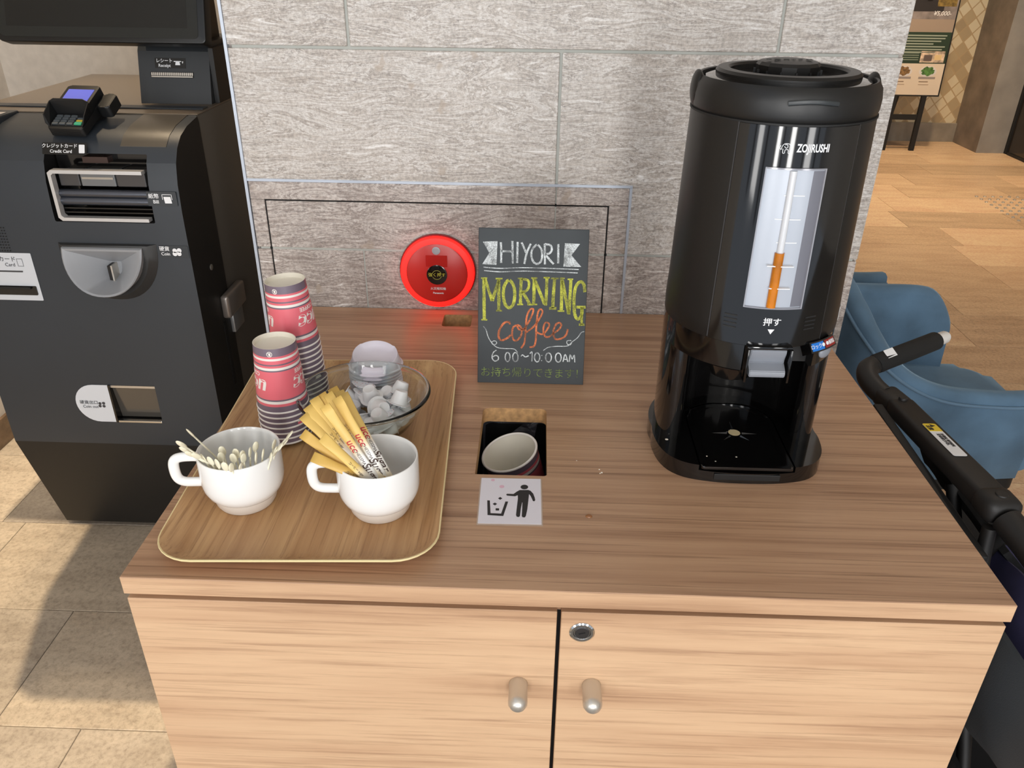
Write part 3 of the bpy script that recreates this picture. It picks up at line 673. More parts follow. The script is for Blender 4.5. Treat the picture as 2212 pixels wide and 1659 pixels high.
# ================================================================= GLASS BOWL AND CREAMERS
BX,BY=.279,.385
bowl=thing('glass_bowl','clear glass bowl full of small creamer cups behind the mugs','bowl',(BX,BY,TZ))
pr_=[(0,0),(.046,0),(.050,.0015),(.062,.008),(.082,.028),(.098,.052),(.1085,.074),(.1135,.081),(.1165,.0835),(.1178,.0868),(.1160,.0898),(.1130,.0905),(.1105,.0885),(.1085,.0845),(.1040,.074),(.0935,.052),(.0775,.030),(.058,.0115),(.046,.0065),(0,.0055)]
ob('bowl_glass',lathe(BM(),[(r_,z_) for r_,z_ in pr_],80,(BX,BY)),GLASS,bowl,smooth=60)
bpy.data.objects['bowl_glass'].location=(0,0,0)
for v in bpy.data.objects['bowl_glass'].data.vertices: v.co.z+=TZ+.0003
CRM=mat('creamer_plastic',(228,228,228),.35)
m,nt,b,N,L=newmat('creamer_foil'); tc=N.new('ShaderNodeTexCoord'); v=N.new('ShaderNodeTexVoronoi'); v.inputs['Scale'].default_value=330; L.new(tc.outputs['Object'],v.inputs['Vector'])
sp_=N.new('ShaderNodeSeparateColor'); L.new(v.outputs['Color'],sp_.inputs[0])
r=ramp(N,[(0,(226,228,232)),(.55,(110,140,190)),(.68,(226,228,232)),(.86,(200,70,90))],'CONSTANT'); L.new(sp_.outputs[0],r.inputs[0])
r2=ramp(N,[(.35,(255,255,255)),(.4,(0,0,0))]); L.new(v.outputs['Distance'],r2.inputs[0]); mx=N.new('ShaderNodeMix'); mx.data_type='RGBA'; L.new(r2.outputs[0],mx.inputs['Factor']); mx.inputs['A'].default_value=lin((226,228,232)); L.new(r.outputs[0],mx.inputs['B'])
L.new(mx.outputs['Result'],b.inputs['Base Color']); b.inputs['Roughness'].default_value=.3
FOIL=m
def creamer():
    t=thing('creamer','small white coffee creamer cup lying in the glass bowl','creamer',(0,0,0),'creamer cups in the glass bowl')
    bm=lathe(BM(),[(0,.0200),(.0070,.0200),(.0088,.0212),(.0096,.0212),(.0105,.0195),(.0108,.0180)],28)
    n=28
    lathe(bm,[(.0108,.0180),(.0145,.0006)],28)
    for v in bm.verts:
        if abs(v.co.z-.018)<.0175:
            a=math.atan2(v.co.y,v.co.x); v.co.x*=1+.02*math.cos(a*14); v.co.y*=1+.02*math.cos(a*14)
    ob('pot',bm,CRM,t,smooth=40)
    P=[(.019*math.cos(a),.019*math.sin(a)) for a in [math.radians(d) for d in range(-150,151,15)]]; P=P[:]+[(-.024,-.004),(-.024,.004)][::-1]
    ob('flange',prism(BM(),P,0,.0008),CRM,t,smooth=0); ob('foil_lid',prism(BM(),P,-.0006,-.0001),FOIL,t,smooth=0)
    return t
cp=creamer()
spots=[(.078,.012,.052,170,25,40),(.060,-.060,.030,150,-20,60),(.082,-.018,.040,95,60,10),(.052,-.066,.052,20,-20,70),(.010,-.078,.030,120,30,30),(.072,.045,.058,-25,20,120),(-.015,.072,.058,165,-10,20),(.042,-.045,.060,175,12,80),(.021,.058,.040,200,20,10),(-.036,-.002,.055,150,-35,60),(.012,.010,.062,15,-8,-20),(.066,-.004,.060,-20,14,120),(.030,-.024,.060,60,40,200),(-.002,-.035,.052,150,10,0),(.045,.040,.050,30,-20,80),(-.050,.040,.050,170,60,20),
 (.050,-.050,.045,140,30,40),(.020,-.062,.040,20,60,10),(.065,-.040,.030,80,20,100),(-.020,-.055,.040,45,-10,60),(-.060,-.020,.040,10,30,10),(-.010,.040,.055,160,-25,140),(.070,.030,.042,100,10,30),(.035,-.045,.022,60,-70,0),(-.030,.010,.030,10,20,200),(.02,0,.028,170,5,90),(.045,-.015,.038,-60,10,10),(-.04,-.045,.03,120,5,10),(0,.055,.035,20,5,160)]
for i,(x,y,z,ax,ay,az) in enumerate(spots):
    rr=math.hypot(x,y); z=max(z,.014); k_=min(1,.058/max(rr,.001)) if z<.045 else min(1,.070/max(rr,.001)); x*=k_; y*=k_
    mw=Matrix.Translation((BX+x*.92,BY+y*.92,TZ+z+.008))@Matrix.Rotation(math.radians(ax),4,'X')@Matrix.Rotation(math.radians(ay),4,'Y')@Matrix.Rotation(math.radians(az),4,'Z')@Matrix.Scale(1.1,4)
    if i==0: l,q_,s=mw.decompose(); cp.location=l; cp.rotation_euler=q_.to_euler()
    else: dup(cp,mw)
# ================================================================= CHALKBOARD
BS=mat('slate_board',(52,57,60),.62,noisy=.10,nscale=9)
chb=thing('chalkboard_sign','small leaning chalkboard sign reading morning coffee in front of the red alarm','sign',(.5725,.60,T))
TY=.6745; TZ_=1.105; bx0,bx1=.4635,.6805
vb=Vector((0,TY-.602,TZ_-T)); BHt=vb.length; vb.normalize()
fB=plane((.4637,.6018,T),(1,0.003,0),vb)
bm=BM(); box(bm,0,.2165,0,BHt,-.004,0,bev=.0008,seg=1); ob('board',onf(bm,fB),BS,chb,smooth=0)
bm=BM(); box(bm,.0,.2165,-.0,.006,-.012,-.004); ob('foot_ledge',onf(bm,fB),BLKM,chb,smooth=0)
bm=BM(); prism(bm,[(.09,.23),(.125,.23),(.13,.01),(.085,.01)],-.006,-.004); 
for v in bm.verts:
    if v.co.y<.1: v.co.z-=.065
ob('easel_back',onf(bm,fB),BLKM,chb,smooth=0)
def chalk(name,c):
    m,nt,b,N,L=newmat(name); tc=N.new('ShaderNodeTexCoord'); n=N.new('ShaderNodeTexNoise'); n.inputs['Scale'].default_value=420; n.inputs['Detail'].default_value=4; L.new(tc.outputs['Object'],n.inputs['Vector'])
    n2=N.new('ShaderNodeTexNoise'); n2.inputs['Scale'].default_value=45; L.new(tc.outputs['Object'],n2.inputs['Vector'])
    ad=N.new('ShaderNodeMath'); L.new(n.outputs['Fac'],ad.inputs[0]); L.new(n2.outputs['Fac'],ad.inputs[1])
    r=ramp(N,[(.40,tuple(int(x*.45+25) for x in c)),(.52,tuple(int(x*.85) for x in c)),(.62,c)]); hf=N.new('ShaderNodeMath'); hf.operation='MULTIPLY'; hf.inputs[1].default_value=.5; L.new(ad.outputs[0],hf.inputs[0]); L.new(hf.outputs[0],r.inputs[0])
    L.new(r.outputs[0],b.inputs['Base Color']); b.inputs['Roughness'].default_value=.9; return m
CHW=chalk('chalk_white',(226,232,234)); CHY=chalk('chalk_yellow',(205,208,84)); CHO=chalk('chalk_orange',(226,128,84)); CHG=chalk('chalk_green',(150,172,92))
def uv(px,py):    # drawing grid of the board: 0..1000 across, 0..1390 down
    t=(py-138)/1388; xl=802-7*t; xr=1795-53*t
    return ((px-xl)/(xr-xl)*.2165,(1-(py-138-(px-802)*.012)/1386)*BHt)
def ribbon(bm,pts,wd,closed=False,z=.0004):
    pts=[uv(*p) for p in pts]; n=len(pts)
    Lp=[];Rp=[]
    for i in range(n):
        a=Vector(pts[i-1] if (i>0 or closed) else pts[i]); b_=Vector(pts[(i+1)%n] if (i<n-1 or closed) else pts[i]); t_=(b_-a)
        if t_.length<1e-9: t_=Vector((1,0))
        t_.normalize(); nn=Vector((-t_.y,t_.x))*wd/2*(1+.18*noise.noise(Vector((pts[i][0]*300,pts[i][1]*300,0)))); p=Vector(pts[i])
        Lp.append(bm.verts.new((p.x+nn.x,p.y+nn.y,z))); Rp.append(bm.verts.new((p.x-nn.x,p.y-nn.y,z)))
    for i in range(n if closed else n-1):
        j=(i+1)%n
        try: bm.faces.new((Lp[i],Rp[i],Rp[j],Lp[j]))
        except Exception: pass
def sp2(P,n=6,closed=False): return [(p.x,p.y) for p in spline([(a,b,0) for a,b in P],n,closed)]
bm=BM(); w1=.0040
for S in [[(1002,262),(1006,350),(1005,440)],[(1105,250),(1107,350),(1110,445)],[(1003,338),(1108,342)],[(1152,258),(1150,350),(1148,440)],[(1188,262),(1228,350)],[(1270,272),(1235,350),(1212,448)],[(1395,272),(1396,360),(1397,450)],[(1400,362),(1435,405),(1475,447)],[(1516,275),(1516,360),(1516,440)]]: ribbon(bm,sp2(S),w1)
ribbon(bm,sp2([(1325,282),(1285,320),(1275,370),(1292,425),(1325,447),(1360,425),(1372,370),(1362,315)],6,True),w1)
ribbon(bm,sp2([(1395,275),(1445,285),(1458,320),(1440,352),(1398,362)]),w1)
ob('heading_lettering',onf(bm,fB),CHW,chb,smooth=0); bm=BM()
for yy,x0,x1 in ((478,845,1700),(508,852,1690)): ribbon(bm,sp2([(x0,yy),(1000,yy+10),(1200,yy+2),(1500,yy+8),(x1,yy+14)]),.0018); ob('underline',onf(bm,fB),CHW,chb,smooth=0); bm=BM()
for S in [[(845,1003),(870,1035),(890,1100),(920,1150),(970,1195),(1040,1205),(1120,1208),(1155,1240)],[(945,1135),(920,1150),(940,1172),(965,1160),(960,1140),(935,1135)]]: ribbon(bm,sp2(S),.0016)
ob('flourish',onf(bm,fB),CHW,chb,smooth=0); bm=BM()
for S in [[(1752,1042),(1725,1052),(1690,1100),(1640,1140),(1600,1175),(1500,1180),(1430,1190),(1385,1220)],[(1635,1125),(1600,1128),(1598,1155),(1625,1165),(1640,1145)]]: ribbon(bm,sp2(S),.0016)
ob('flourish',onf(bm,fB),CHW,chb,smooth=0); bm=BM()
for S in [[(965,1220),(935,1245),(925,1290),(950,1322),(980,1308),(980,1280),(955,1270),(930,1285)],[(1185,1275),(1200,1262),(1225,1280),(1255,1268)],[(1265,1250),(1285,1235),(1283,1322)],[(1370,1262),(1374,1268)],[(1368,1310),(1374,1314)],[(1562,1322),(1582,1252),(1605,1322)],[(1570,1298),(1600,1298)],[(1618,1322),(1626,1255),(1645,1295),(1662,1258),(1668,1325)]]: ribbon(bm,sp2(S,4),.0022)
for cx_,rx in ((1065,22),(1135,24),(1330,24),(1432,26),(1520,26)): ribbon(bm,[(cx_+rx*math.cos(a),1283+42*math.sin(a)) for a in [2*PI*k/18 for k in range(18)]],.0024,True)
ob('hours_lettering',onf(bm,fB),CHW,chb,smooth=0)
for F in [[(840,258),(972,252),(962,458),(836,452),(898,355)],[(1575,265),(1710,272),(1634,370),(1722,470),(1562,468)]]:
    bm=BM(); vs=[bm.verts.new((*uv(*p),.0004)) for p in F]; bm.faces.new(vs); ob('banner_end',onf(bm,fB),CHW,chb,smooth=0)
bm=BM(); wy=.0062
def slabs(x0,x1,y): ribbon(bm,[(x0,y),(x1,y)],.0030)
for S in [[(850,575),(852,760),(855,940)],[(860,580),(925,775)],[(925,775),(985,590)],[(985,578),(985,720),(985,862)],[(1185,575),(1180,700),(1180,800)],[(1195,690),(1230,745),(1262,800)],[(1300,572),(1300,690),(1298,800)],[(1308,585),(1395,800)],[(1415,565),(1412,690),(1405,812)],[(1485,572),(1475,700),(1468,835)],[(1548,575),(1548,720),(1545,858)],[(1555,590),(1610,880)],[(1630,580),(1622,740),(1612,890)]]: ribbon(bm,sp2(S,4),wy)
ribbon(bm,sp2([(1075,590),(1035,640),(1025,715),(1040,800),(1078,835),(1115,800),(1128,715),(1115,635)],6,True),wy)
ribbon(bm,sp2([(1190,578),(1245,590),(1255,635),(1235,680),(1190,695)],5),.005)
ribbon(bm,sp2([(1755,690),(1745,620),(1710,600),(1672,650),(1658,760),(1665,880),(1690,930),(1725,900),(1730,822)],6),wy)
ribbon(bm,sp2([(1728,822),(1728,900),(1728,985)],4),.005)
for s_ in ((825,880,575),(828,882,945),(955,1018,578),(960,1015,862),(1155,1205,575),(1150,1205,805),(1240,1290,805),(1275,1330,570),(1275,1330,803),(1385,1440,566),(1452,1520,572),(1436,1502,830),(1436,1502,842),(1530,1575,570),(1512,1572,860),(1600,1650,578),(1680,1762,818),(1680,1762,830),(1702,1752,975),(1702,1752,985)): slabs(*s_)
ob('yellow_lettering',onf(bm,fB),CHY,chb,smooth=0)
bm=BM()
for S,wd in (([(1085,985),(1075,962),(1030,975),(990,1040),(985,1100),(1010,1130),(1060,1110),(1095,1080)],.0042),([(1150,990),(1115,1010),(1105,1070),(1120,1125),(1155,1125),(1190,1070),(1185,1010),(1150,990),(1170,1030),(1225,1020)],.0036),([(1205,1040),(1270,930),(1295,850),(1265,850),(1235,920),(1225,1050),(1215,1150),(1185,1200)],.0036),([(1225,1060),(1300,1000),(1350,930),(1378,870),(1358,845),(1335,880),(1322,1000),(1318,1120),(1302,1180),(1262,1190)],.0036),([(1320,1050),(1380,1070),(1430,1010),(1435,975),(1405,965),(1385,1020),(1395,1080),(1430,1095),(1480,1060)],.0036),([(1470,1065),(1520,1030),(1545,990),(1530,965),(1495,985),(1475,1050),(1490,1110),(1540,1110),(1585,1080),(1605,1020)],.0038)): ribbon(bm,sp2(S,7),wd)
ob('orange_lettering',onf(bm,fB),CHO,chb,smooth=0)
u_,v_=uv(1290,1432)
text('お持ち帰りできます！',.0222,plane(fB(u_,v_,.0004),fB(1,0,0)-fB(0,0,0),vb),CHG,chb,spacing=.93,name='green_lettering',bold=-.0002)
# ================================================================= ALARM
al=thing('fire_alarm_lamp','round red glowing fire alarm call point on the stone access panel','alarm',(.342,D,.9))
AM=Matrix.Translation((.3425,D-.0005,.9005))@Matrix.Rotation(PI/2,4,'X')
RED=mat('alarm_red',(200,40,34),.3); REDD=mat('alarm_body',(150,16,20),.3)
m,nt,b,N,L=newmat('alarm_ring'); b.inputs['Base Color'].default_value=(.8,.02,.015,1); b.inputs['Emission Color'].default_value=(1,.006,.004,1); b.inputs['Emission Strength'].default_value=2.6; RING=m
def alp(pr_,m_,nm,off=(0,0),seg=64):
    bm=lathe(BM(),pr_,seg,off); bmesh.ops.transform(bm,matrix=AM,verts=bm.verts[:]); return ob(nm,bm,m_,al)
alp([(0,0),(.0915,0),(.0925,.003),(.0915,.008),(.089,.010),(0,.010)],REDD,'base_plate')
alp([(.073,.010),(.089,.010),(.0885,.016),(.086,.0195),(.076,.0215),(.073,.0215)],RING,'lit_ring')
alp([(0,.010),(.073,.010),(.0735,.022),(.070,.0235),(0,.0245)],RED,'cover')
alp([(0,.0245),(.0245,.0245),(.0245,.0262),(.022,.0268),(0,.0262)],BLKG,'push_button',(0,-.002))
alp([(0,.0245),(.0092,.0245),(.0095,.0262),(.007,.0264),(.0068,.0258),(0,.0258)],mat('alarm_lens',(190,190,196),.3,.4),'indicator',(0,.058))
fA=plane((.3425,D-.0268,.9005),(1,0,0),(0,0,1))
bm=BM(); prism(bm,rrect(-.0255,.0255,.018,.046,.0008),-.0018,-.0010); ob('name_plate',onf(bm,fA),mat('alarm_label',(186,34,30),.2),al,smooth=0)
text('強く押す',.0105,lambda x,y,z: fA(x,y-.002,z+.0006),mat('yellow_print',(190,180,60),.5),al)
bm=BM()
for i in range(28):
    a=2*PI*i/28
    if abs(math.sin(a))<.28: continue
    a2=a+2*PI/28; bm.faces.new([bm.verts.new((r_*math.cos(t),r_*math.sin(t)-.002,.0007)) for r_,t in ((.0105,a),(.0118,a),(.0118,a2),(.0105,a2))])
ob('ring_mark',onf(bm,fA),mat('yellow_print2',(150,145,60),.5),al,smooth=0)
text('火災報知機',.0075,lambda x,y,z: fA(x+.002,y-.0375,z-.001),WHITE,al)
text('Panasonic',.0065,lambda x,y,z: fA(x+.002,y-.0485,z-.001),WHITE,al,bold=.0001)
# ================================================================= DISPOSAL CARD
cd=thing('pictogram_card','white card with a black figure throwing rubbish in a bin, taped below the opening','card',(.5455,.205,T))
fC=plane((.4968,.1437,T+.0003),(.0995,.0015,0),(-.002,.1215,0)); CW_,CHh=.0993,.1210
bm=BM(); prism(bm,rrect(-.002,CW_+.002,-.004,CHh+.001,.002),0,.0002); ob('laminate_film',onf(bm,fC),mat('clear_film',(190,168,150),.2),cd,smooth=0)
bm=BM(); prism(bm,rrect(0,CW_,0,CHh,.0004),.0002,.0005); ob('card_sheet',onf(bm,fC),mat('card_white',(232,228,236),.35),cd,smooth=0)
INK=mat('black_ink',(34,32,34),.5)
def cxy(px,py):   # drawing grid (0..700 wide, 0..510 high)
    t=(py-1005)/510; xl=312-45*t; xr=978+12*t
    return ((px-xl)/(xr-xl)*CW_,(1-(py-1005-(px-312)*.025)/508)*CHh)
bm=BM()
def poly(P,z=.0007): bm.faces.new([bm.verts.new((*cxy(*p),z)) for p in P])
poly([(375,1268),(404,1270),(412,1408),(532,1414),(580,1282),(611,1284),(556,1440),(378,1428)])
poly([(496,1247),(521,1231),(546,1247),(521,1263)]); poly([(435,1309),(461,1294),(487,1309),(461,1325)]); poly([(470,1356),(509,1357),(508,1381),(469,1380)])
poly([(795+43*math.cos(a),1118+27*math.sin(a)) for a in [2*PI*k/24 for k in range(24)]])
poly([(742,1153),(840,1153),(865,1162),(895,1195),(912,1240),(918,1268),(910,1282),(892,1280),(884,1260),(868,1225),(848,1200),(838,1290),(828,1370),(812,1440),(800,1456),(775,1455),(765,1440),(770,1360),(772,1295),(768,1295),(755,1360),(745,1440),(732,1452),(708,1448),(700,1430),(710,1340),(722,1250),(720,1212),(690,1224),(600,1216),(588,1206),(598,1195),(672,1198),(710,1170)])
ob('pictogram',onf(bm,fC),INK,cd,smooth=0)
bm=BM(); poly([(440+22*math.cos(a),1033+14*math.sin(a)) for a in [2*PI*k/18 for k in range(18)]]); poly([(540+28*math.cos(a),1111+18*math.sin(a)) for a in [2*PI*k/18 for k in range(18)]],.0006)
ob('pink_spots',onf(bm,fC),mat('pink_stain',(232,190,208),.5),cd,smooth=0)
# milk drops and coffee spot on the counter
def drop(x,y,r_,m_,lab,sq=1):
    bm=lathe(BM(),[(r_,0),(r_*.8,r_*.35),(0,r_*.45)],16)
    for v in bm.verts: v.co.x*=sq
    o=ob('spill_drop',bm,m_); o.location=(x,y,T+.0001); tag(o,lab,'spill','spilled drops on the counter')
MILK=mat('milk',(246,236,220),.25)
for (x,y,r_) in ((.695,.300,.0014),(.6985,.291,.0018),(.6955,.2885,.0013),(.6570,.325,.001)): drop(x,y,r_,MILK,'tiny pale drop on the counter right of the trash opening')
drop(.6705,.170,.0045,mat('coffee_spot',(150,98,56),.2),'small brown coffee drop on the bare counter right of the card',1.2)
# ================================================================= DISPENSER
AX,AY=.9385,.42
dp=thing('coffee_dispenser','tall black coffee dispenser with a clear level window and drip tray','coffee dispenser',(AX,AY,T))
# base
P=[]
for i in range(29):
    a=math.radians(-10+200*i/28); P.append((AX+.147*math.cos(a),AY+.005+.147*math.sin(a)))
P+= [(AX-.146,AY-.045),(AX-.140,AY-.085),(AX-.126,AY-.115),(AX-.103,AY-.134),(AX-.070,AY-.144),(AX-.03,AY-.149),(AX+.03,AY-.149),(AX+.070,AY-.144),(AX+.103,AY-.134),(AX+.126,AY-.115),(AX+.140,AY-.085),(AX+.146,AY-.045)]
P=[(p.x,p.y) for p in spline([(a,b_,0) for a,b_ in P],3,True)]
base=ob('base',prism(BM(),P,T,T+.030,bev=.008),BLKG,dp)
c1=ob('c',B(AX-.080,AX+.080,AY-.2,AY-.118,T+.020,T+.05),BLKG,smooth=0)
c2=ob('c',prism(BM(),rrect(AX-.080,AX+.080,AY-.122,AY+.07,(.06,.06,.002,.002)),T+.024,T+.05),BLKG,smooth=0)
boolean(base,[c1,c2]); resharp(base,35)
P=rrect(AX-.077,AX+.077,AY-.146,AY+.066,(.06,.06,.006,.006))
dt=ob('drip_tray',prism(BM(),P,T+.0245,T+.0300,bev=.002),BLKG,dp)
P=rrect(AX-.066,AX+.066,AY-.134,AY+.056,(.055,.055,.008,.008)); c1=ob('c',prism(BM(),P,T+.0282,T+.05),BLKG,smooth=0); boolean(dt,[c1]); resharp(dt)
bm=BM()
for k in range(8):
    a=PI/4*k; d=Vector((math.cos(a),math.sin(a),0)); n=Vector((-d.y,d.x,0)); c=Vector((AX,AY-.036,T+.0282)); L_=.040 if k%2==0 else .032
    A=[c+d*.013+n*.0022,c+d*L_,c+d*.013-n*.0022,c+d*.013+Vector((0,0,.0026))]; vs=[bm.verts.new(p) for p in A]
    for f in ((0,1,3),(1,2,3),(2,0,3)): bm.faces.new([vs[i] for i in f])
ob('drain_ribs',bm,BLKG,dp,smooth=0)
ob('drain_hole',lathe(BM(),[(0,T+.0300),(.0105,T+.0300),(.0115,T+.0292),(.0140,T+.0282)],28,(AX,AY-.036),mis=[0,1,1]),[mat('drain_milk',(226,206,160),.3),BLKG],dp)
bm=BM(); box(bm,AX-.055,AX+.055,AY-.1500,AY-.147,T+.006,T+.018,bev=.001); ob('tray_grip',bm,BLKM,dp,smooth=0)
# milk spots on the base
for x,y,r_ in ((AX-.124,AY-.065,.0028),(AX-.104,AY-.045,.005),(AX-.062,AY-.112,.0014),(AX-.012,AY-.112,.0016),(AX-.05,AY-.127,.0013)):
    bm=lathe(BM(),[(r_,0),(0,.0004)],14); o=ob('spill_drop',bm,MILK); o.location=(x,y,T+(.0303 if x<AX-.08 else .0284)); tag(o,'milky drop on the black base of the coffee dispenser','spill','milk drops on the dispenser base')
# lower C-shaped stand
def carc(r0,r1,z0,z1,ad,seg=56,top=1.0):
    bm=BM(); a0,a1=math.radians(ad),2*PI-math.radians(ad); rings=[]
    pts=[]
    for i in range(seg+1): a=a0+(a1-a0)*i/seg; pts.append((r1*math.sin(a),-r1*math.cos(a)))
    rm_=(r0+r1)/2; hw=(r1-r0)/2
    def capp(a,s):
        out=[]
        for k in range(1,8):
            t=PI*k/8; rr=rm_+hw*math.cos(t); da=-s*hw*math.sin(t)/rm_*1.1; out.append((rr*math.sin(a+da),-rr*math.cos(a+da)))
        return out
    pts+=capp(a1,-1)
    for i in range(seg+1): a=a1-(a1-a0)*i/seg; pts.append((r0*math.sin(a),-r0*math.cos(a)))
    pts+=capp(a0,1)[::-1]
    lo=[bm.verts.new((AX+p[0],AY+p[1],z0)) for p in pts]; hi=[bm.verts.new((AX+p[0]*top,AY+p[1]*top,z1)) for p in pts]
    n=len(pts)
    for i in range(n): bm.faces.new((lo[i],lo[(i+1)%n],hi[(i+1)%n],hi[i]))
    return bm
ob('stand',carc(.102,.139,T+.028,T+.232,72),BLKG,dp,smooth=50)
ob('cavity_floor',lathe(BM(),[(.10,T+.0285),(.112,T+.036),(.112,T+.026)],40,(AX,AY),a0=math.radians(80),a1=math.radians(280),cap=False),BLKG,dp)
# collar between stand and body
bm=lathe(BM(),[(.05,T+.2),(.130,T+.2),(.139,T+.206),(.1395,T+.250),(.05,T+.250)],72,(AX,AY)); collar=ob('collar',bm,BLKG,dp)
c1=ob('c',B(AX-.036,AX+.080,AY-.2,AY-.085,T+.15,T+.262),BLKM,smooth=0); boolean(collar,[c1]); resharp(collar)
# body
prb=[(.0,T+.248),(.1385,T+.248),(.1400,T+.252),(.1402,T+.275),(.1385,T+.32),(.1335,T+.580),(.05,T+.580)]
body=ob('body',lathe(BM(),prb,96,(AX,AY)),BLKS,dp,smooth=25)
def rb(z): return .1402+(.1335-.1402)*(z-(T+.275))/.305
# glossy front panel, proud of the body
def curved(name,z0,z1,a0,a1,off0,off1,m_,n=28,par=dp):
    bm=BM(); vs=[]
    for i in range(n+1):
        a=math.radians(a0+(a1-a0)*i/n); rr=[(rb(z0)+off0,z0),(rb(z0)+off1,z0),(rb(z1)+off1,z1),(rb(z1)+off0,z1)]
        vs.append([bm.verts.new((AX+r_*math.sin(a),AY-r_*math.cos(a),z)) for r_,z in rr])
    for A,Bq in zip(vs,vs[1:]):
        for k in range(4): bm.faces.new((A[k],A[(k+1)%4],Bq[(k+1)%4],Bq[k]))
    bm.faces.new(vs[0]); bm.faces.new(vs[-1][::-1]); return ob(name,bm,m_,par,smooth=25)
curved('front_panel',T+.252,T+.577,-38.5,35.5,-.002,.0022,BLKG)
for a in (-39.3,36.2): curved('panel_seam',T+.253,T+.578,a-.35,a+.35,-.002,.0012,mat('seam_grey%d'%int(a),(60,60,62),.25),4)
# level window
FRM=mat('window_back',(176,182,192),.30,.15)
curved('level_window',T+.316,T+.521,-19.3,15.0,.0021,.0027,FRM,20)
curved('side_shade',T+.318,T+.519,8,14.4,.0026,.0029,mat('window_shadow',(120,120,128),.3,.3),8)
for a,wd in ((-19.3,.5),(14.7,.5)): curved('window_frame',T+.315,T+.522,a-wd*.5,a+wd*.9,.002,.0058,CHROME if False else mat('clear_edge%d'%int(a*3),(170,170,176),.15,.3),3)
for z in (T+.3145,T+.5205): curved('window_frame',z,z+.0022,-19.5,15.2,.002,.0056,mat('clear_edge_h%d'%int(z*1000),(150,150,156),.15,.3),20)
bm=tube(BM(),[(AX-.009,AY-.1420,T+.318),(AX-.009,AY-.1370,T+.519)],.0052,14); ob('sight_tube',bm,mat('sight_glass',(214,216,220),.12),dp)
bm=tube(BM(),[(AX-.0095,AY-.1429,T+.318),(AX-.0095,AY-.1407,T+.402)],.0070,14); tag(ob('coffee_column',bm,mat('coffee_amber',(196,116,22),.12,noisy=.12,nscale=30),dp),'amber coffee in the sight tube')
for i,z in enumerate((.348,.382,.416,.450,.484)): curved('scale_mark',T+z,T+z+.0013,-10 if i%2 else -7,5,.0062 if False else .0030,.0095 if i<2 else .0034,WHITE,8)
curved('window_cover',T+.317,T+.520,-16.8,16.8,.0105,.0112,GLASS,20) if False else None
# brand and marks on the panel
def fdp(a0,zc,off=.0024,slant=0):
    def f(x,y,z):
        a=math.radians(a0)+x/.14; zz=zc+y+x*slant; r_=rb(zz)+off+z*.5
        return Vector((AX+r_*math.sin(a),AY-r_*math.cos(a),zz))
    return f
text('ZOJIRUSHI',.0150,fdp(5.5,T+.549),WHITE,dp,bold=.0004,sx=.66)
def animal(f):  # small animal emblem: outline with legs and trunk
    bm=BM()
    def rib(P,w_):
        P=sp2(P,5); 
        for (x0,y0),(x1,y1) in zip(P,P[1:]):
            d=Vector((x1-x0,y1-y0)); 
            if d.length<1e-9: continue
            d.normalize(); n=Vector((-d.y,d.x))*w_/2
            bm.faces.new([bm.verts.new((x0+n.x,y0+n.y,.0002)),bm.verts.new((x0-n.x,y0-n.y,.0002)),bm.verts.new((x1-n.x,y1-n.y,.0002)),bm.verts.new((x1+n.x,y1+n.y,.0002))])
    s=.0011
    for P in ([(-6,3),(-7,0),(-5,-2),(-4.5,1),(-3,4),(0,5.5),(4,5),(6.5,3),(7,0),(6.5,-2)],[(6.5,-2),(6.2,-6),(4,-6),(3.5,-2),(0,-2.2),(-.5,-6),(-2.6,-6),(-3,-1)],[(-1,4),(2,4),(2.5,1),(.5,0),(-1.5,2)],[(7,2),(8.2,0)]): rib([(x*s,y*s) for x,y in P],.0008)
    return onf(bm,f)
ob('emblem',animal(fdp(-10.5,T+.549)),WHITE,dp,smooth=0)
text('押す',.0135,fdp(-1,T+.292),WHITE,dp,bold=.00015)
bm=BM(); vs=[bm.verts.new(p) for p in ((-.005,.004,.0002),(.005,.004,.0002),(0,-.004,.0002))]; bm.faces.new(vs); ob('arrow_mark',onf(bm,fdp(-1,T+.277)),WHITE,dp,smooth=0)
bm=BM()
for s in (-1,1):
    for k in range(4):
        P=rrect(-.010,.010,-.0012,.0012,.0011,3); mm=len(bm.verts); prism(bm,P,.0001,.0012,mx=None)
        bm.verts.ensure_lookup_table()
        f_=fdp(-1+s*25,T+.298-k*.0065,.0022,0)
        for v in bm.verts[mm:]: v.co=f_(*v.co)
tag(ob('vent_slots',bm,BLKM,dp,smooth=0),kind='stuff')
# push lever in its pocket
bm=BM(); box(bm,AX-.034,AX+.030,AY-.128,AY-.09,T+.205,T+.252); ob('lever_pocket',bm,BLKM,dp,smooth=0)
bm=BM(); Pl=[(-.148,.249),(-.1485,.243),(-.142,.229),(-.140,.224),(-.157,.2165),(-.1585,.212),(-.157,.206),(-.128,.206),(-.128,.249)]
prism(bm,Pl,-.0275,.0275); onf(bm,lambda x,y,z:Vector((AX-.001+z,AY+x,T+y)))
bmesh.ops.bevel(bm,geom=bm.edges[:],offset=.0012,segments=2,affect='EDGES'); tag(ob('push_lever',bm,PLAS,dp),'grey plastic push lever')
bm=BM()
for x in (-.035,.0305): box(bm,AX+x,AX+x+.0035,AY-.156,AY-.10,T+.196,T+.252,bev=.001)
box(bm,AX-.035,AX+.034,AY-.150,AY-.13,T+.2495,T+.2545,bev=.001)
ob('lever_bracket',bm,BLKG,dp)
ob('spout',lathe(BM(),[(0,T+.165),(.010,T+.165),(.013,T+.172),(.020,T+.20)],24,(AX-.002,AY-.045)),BLKG,dp)
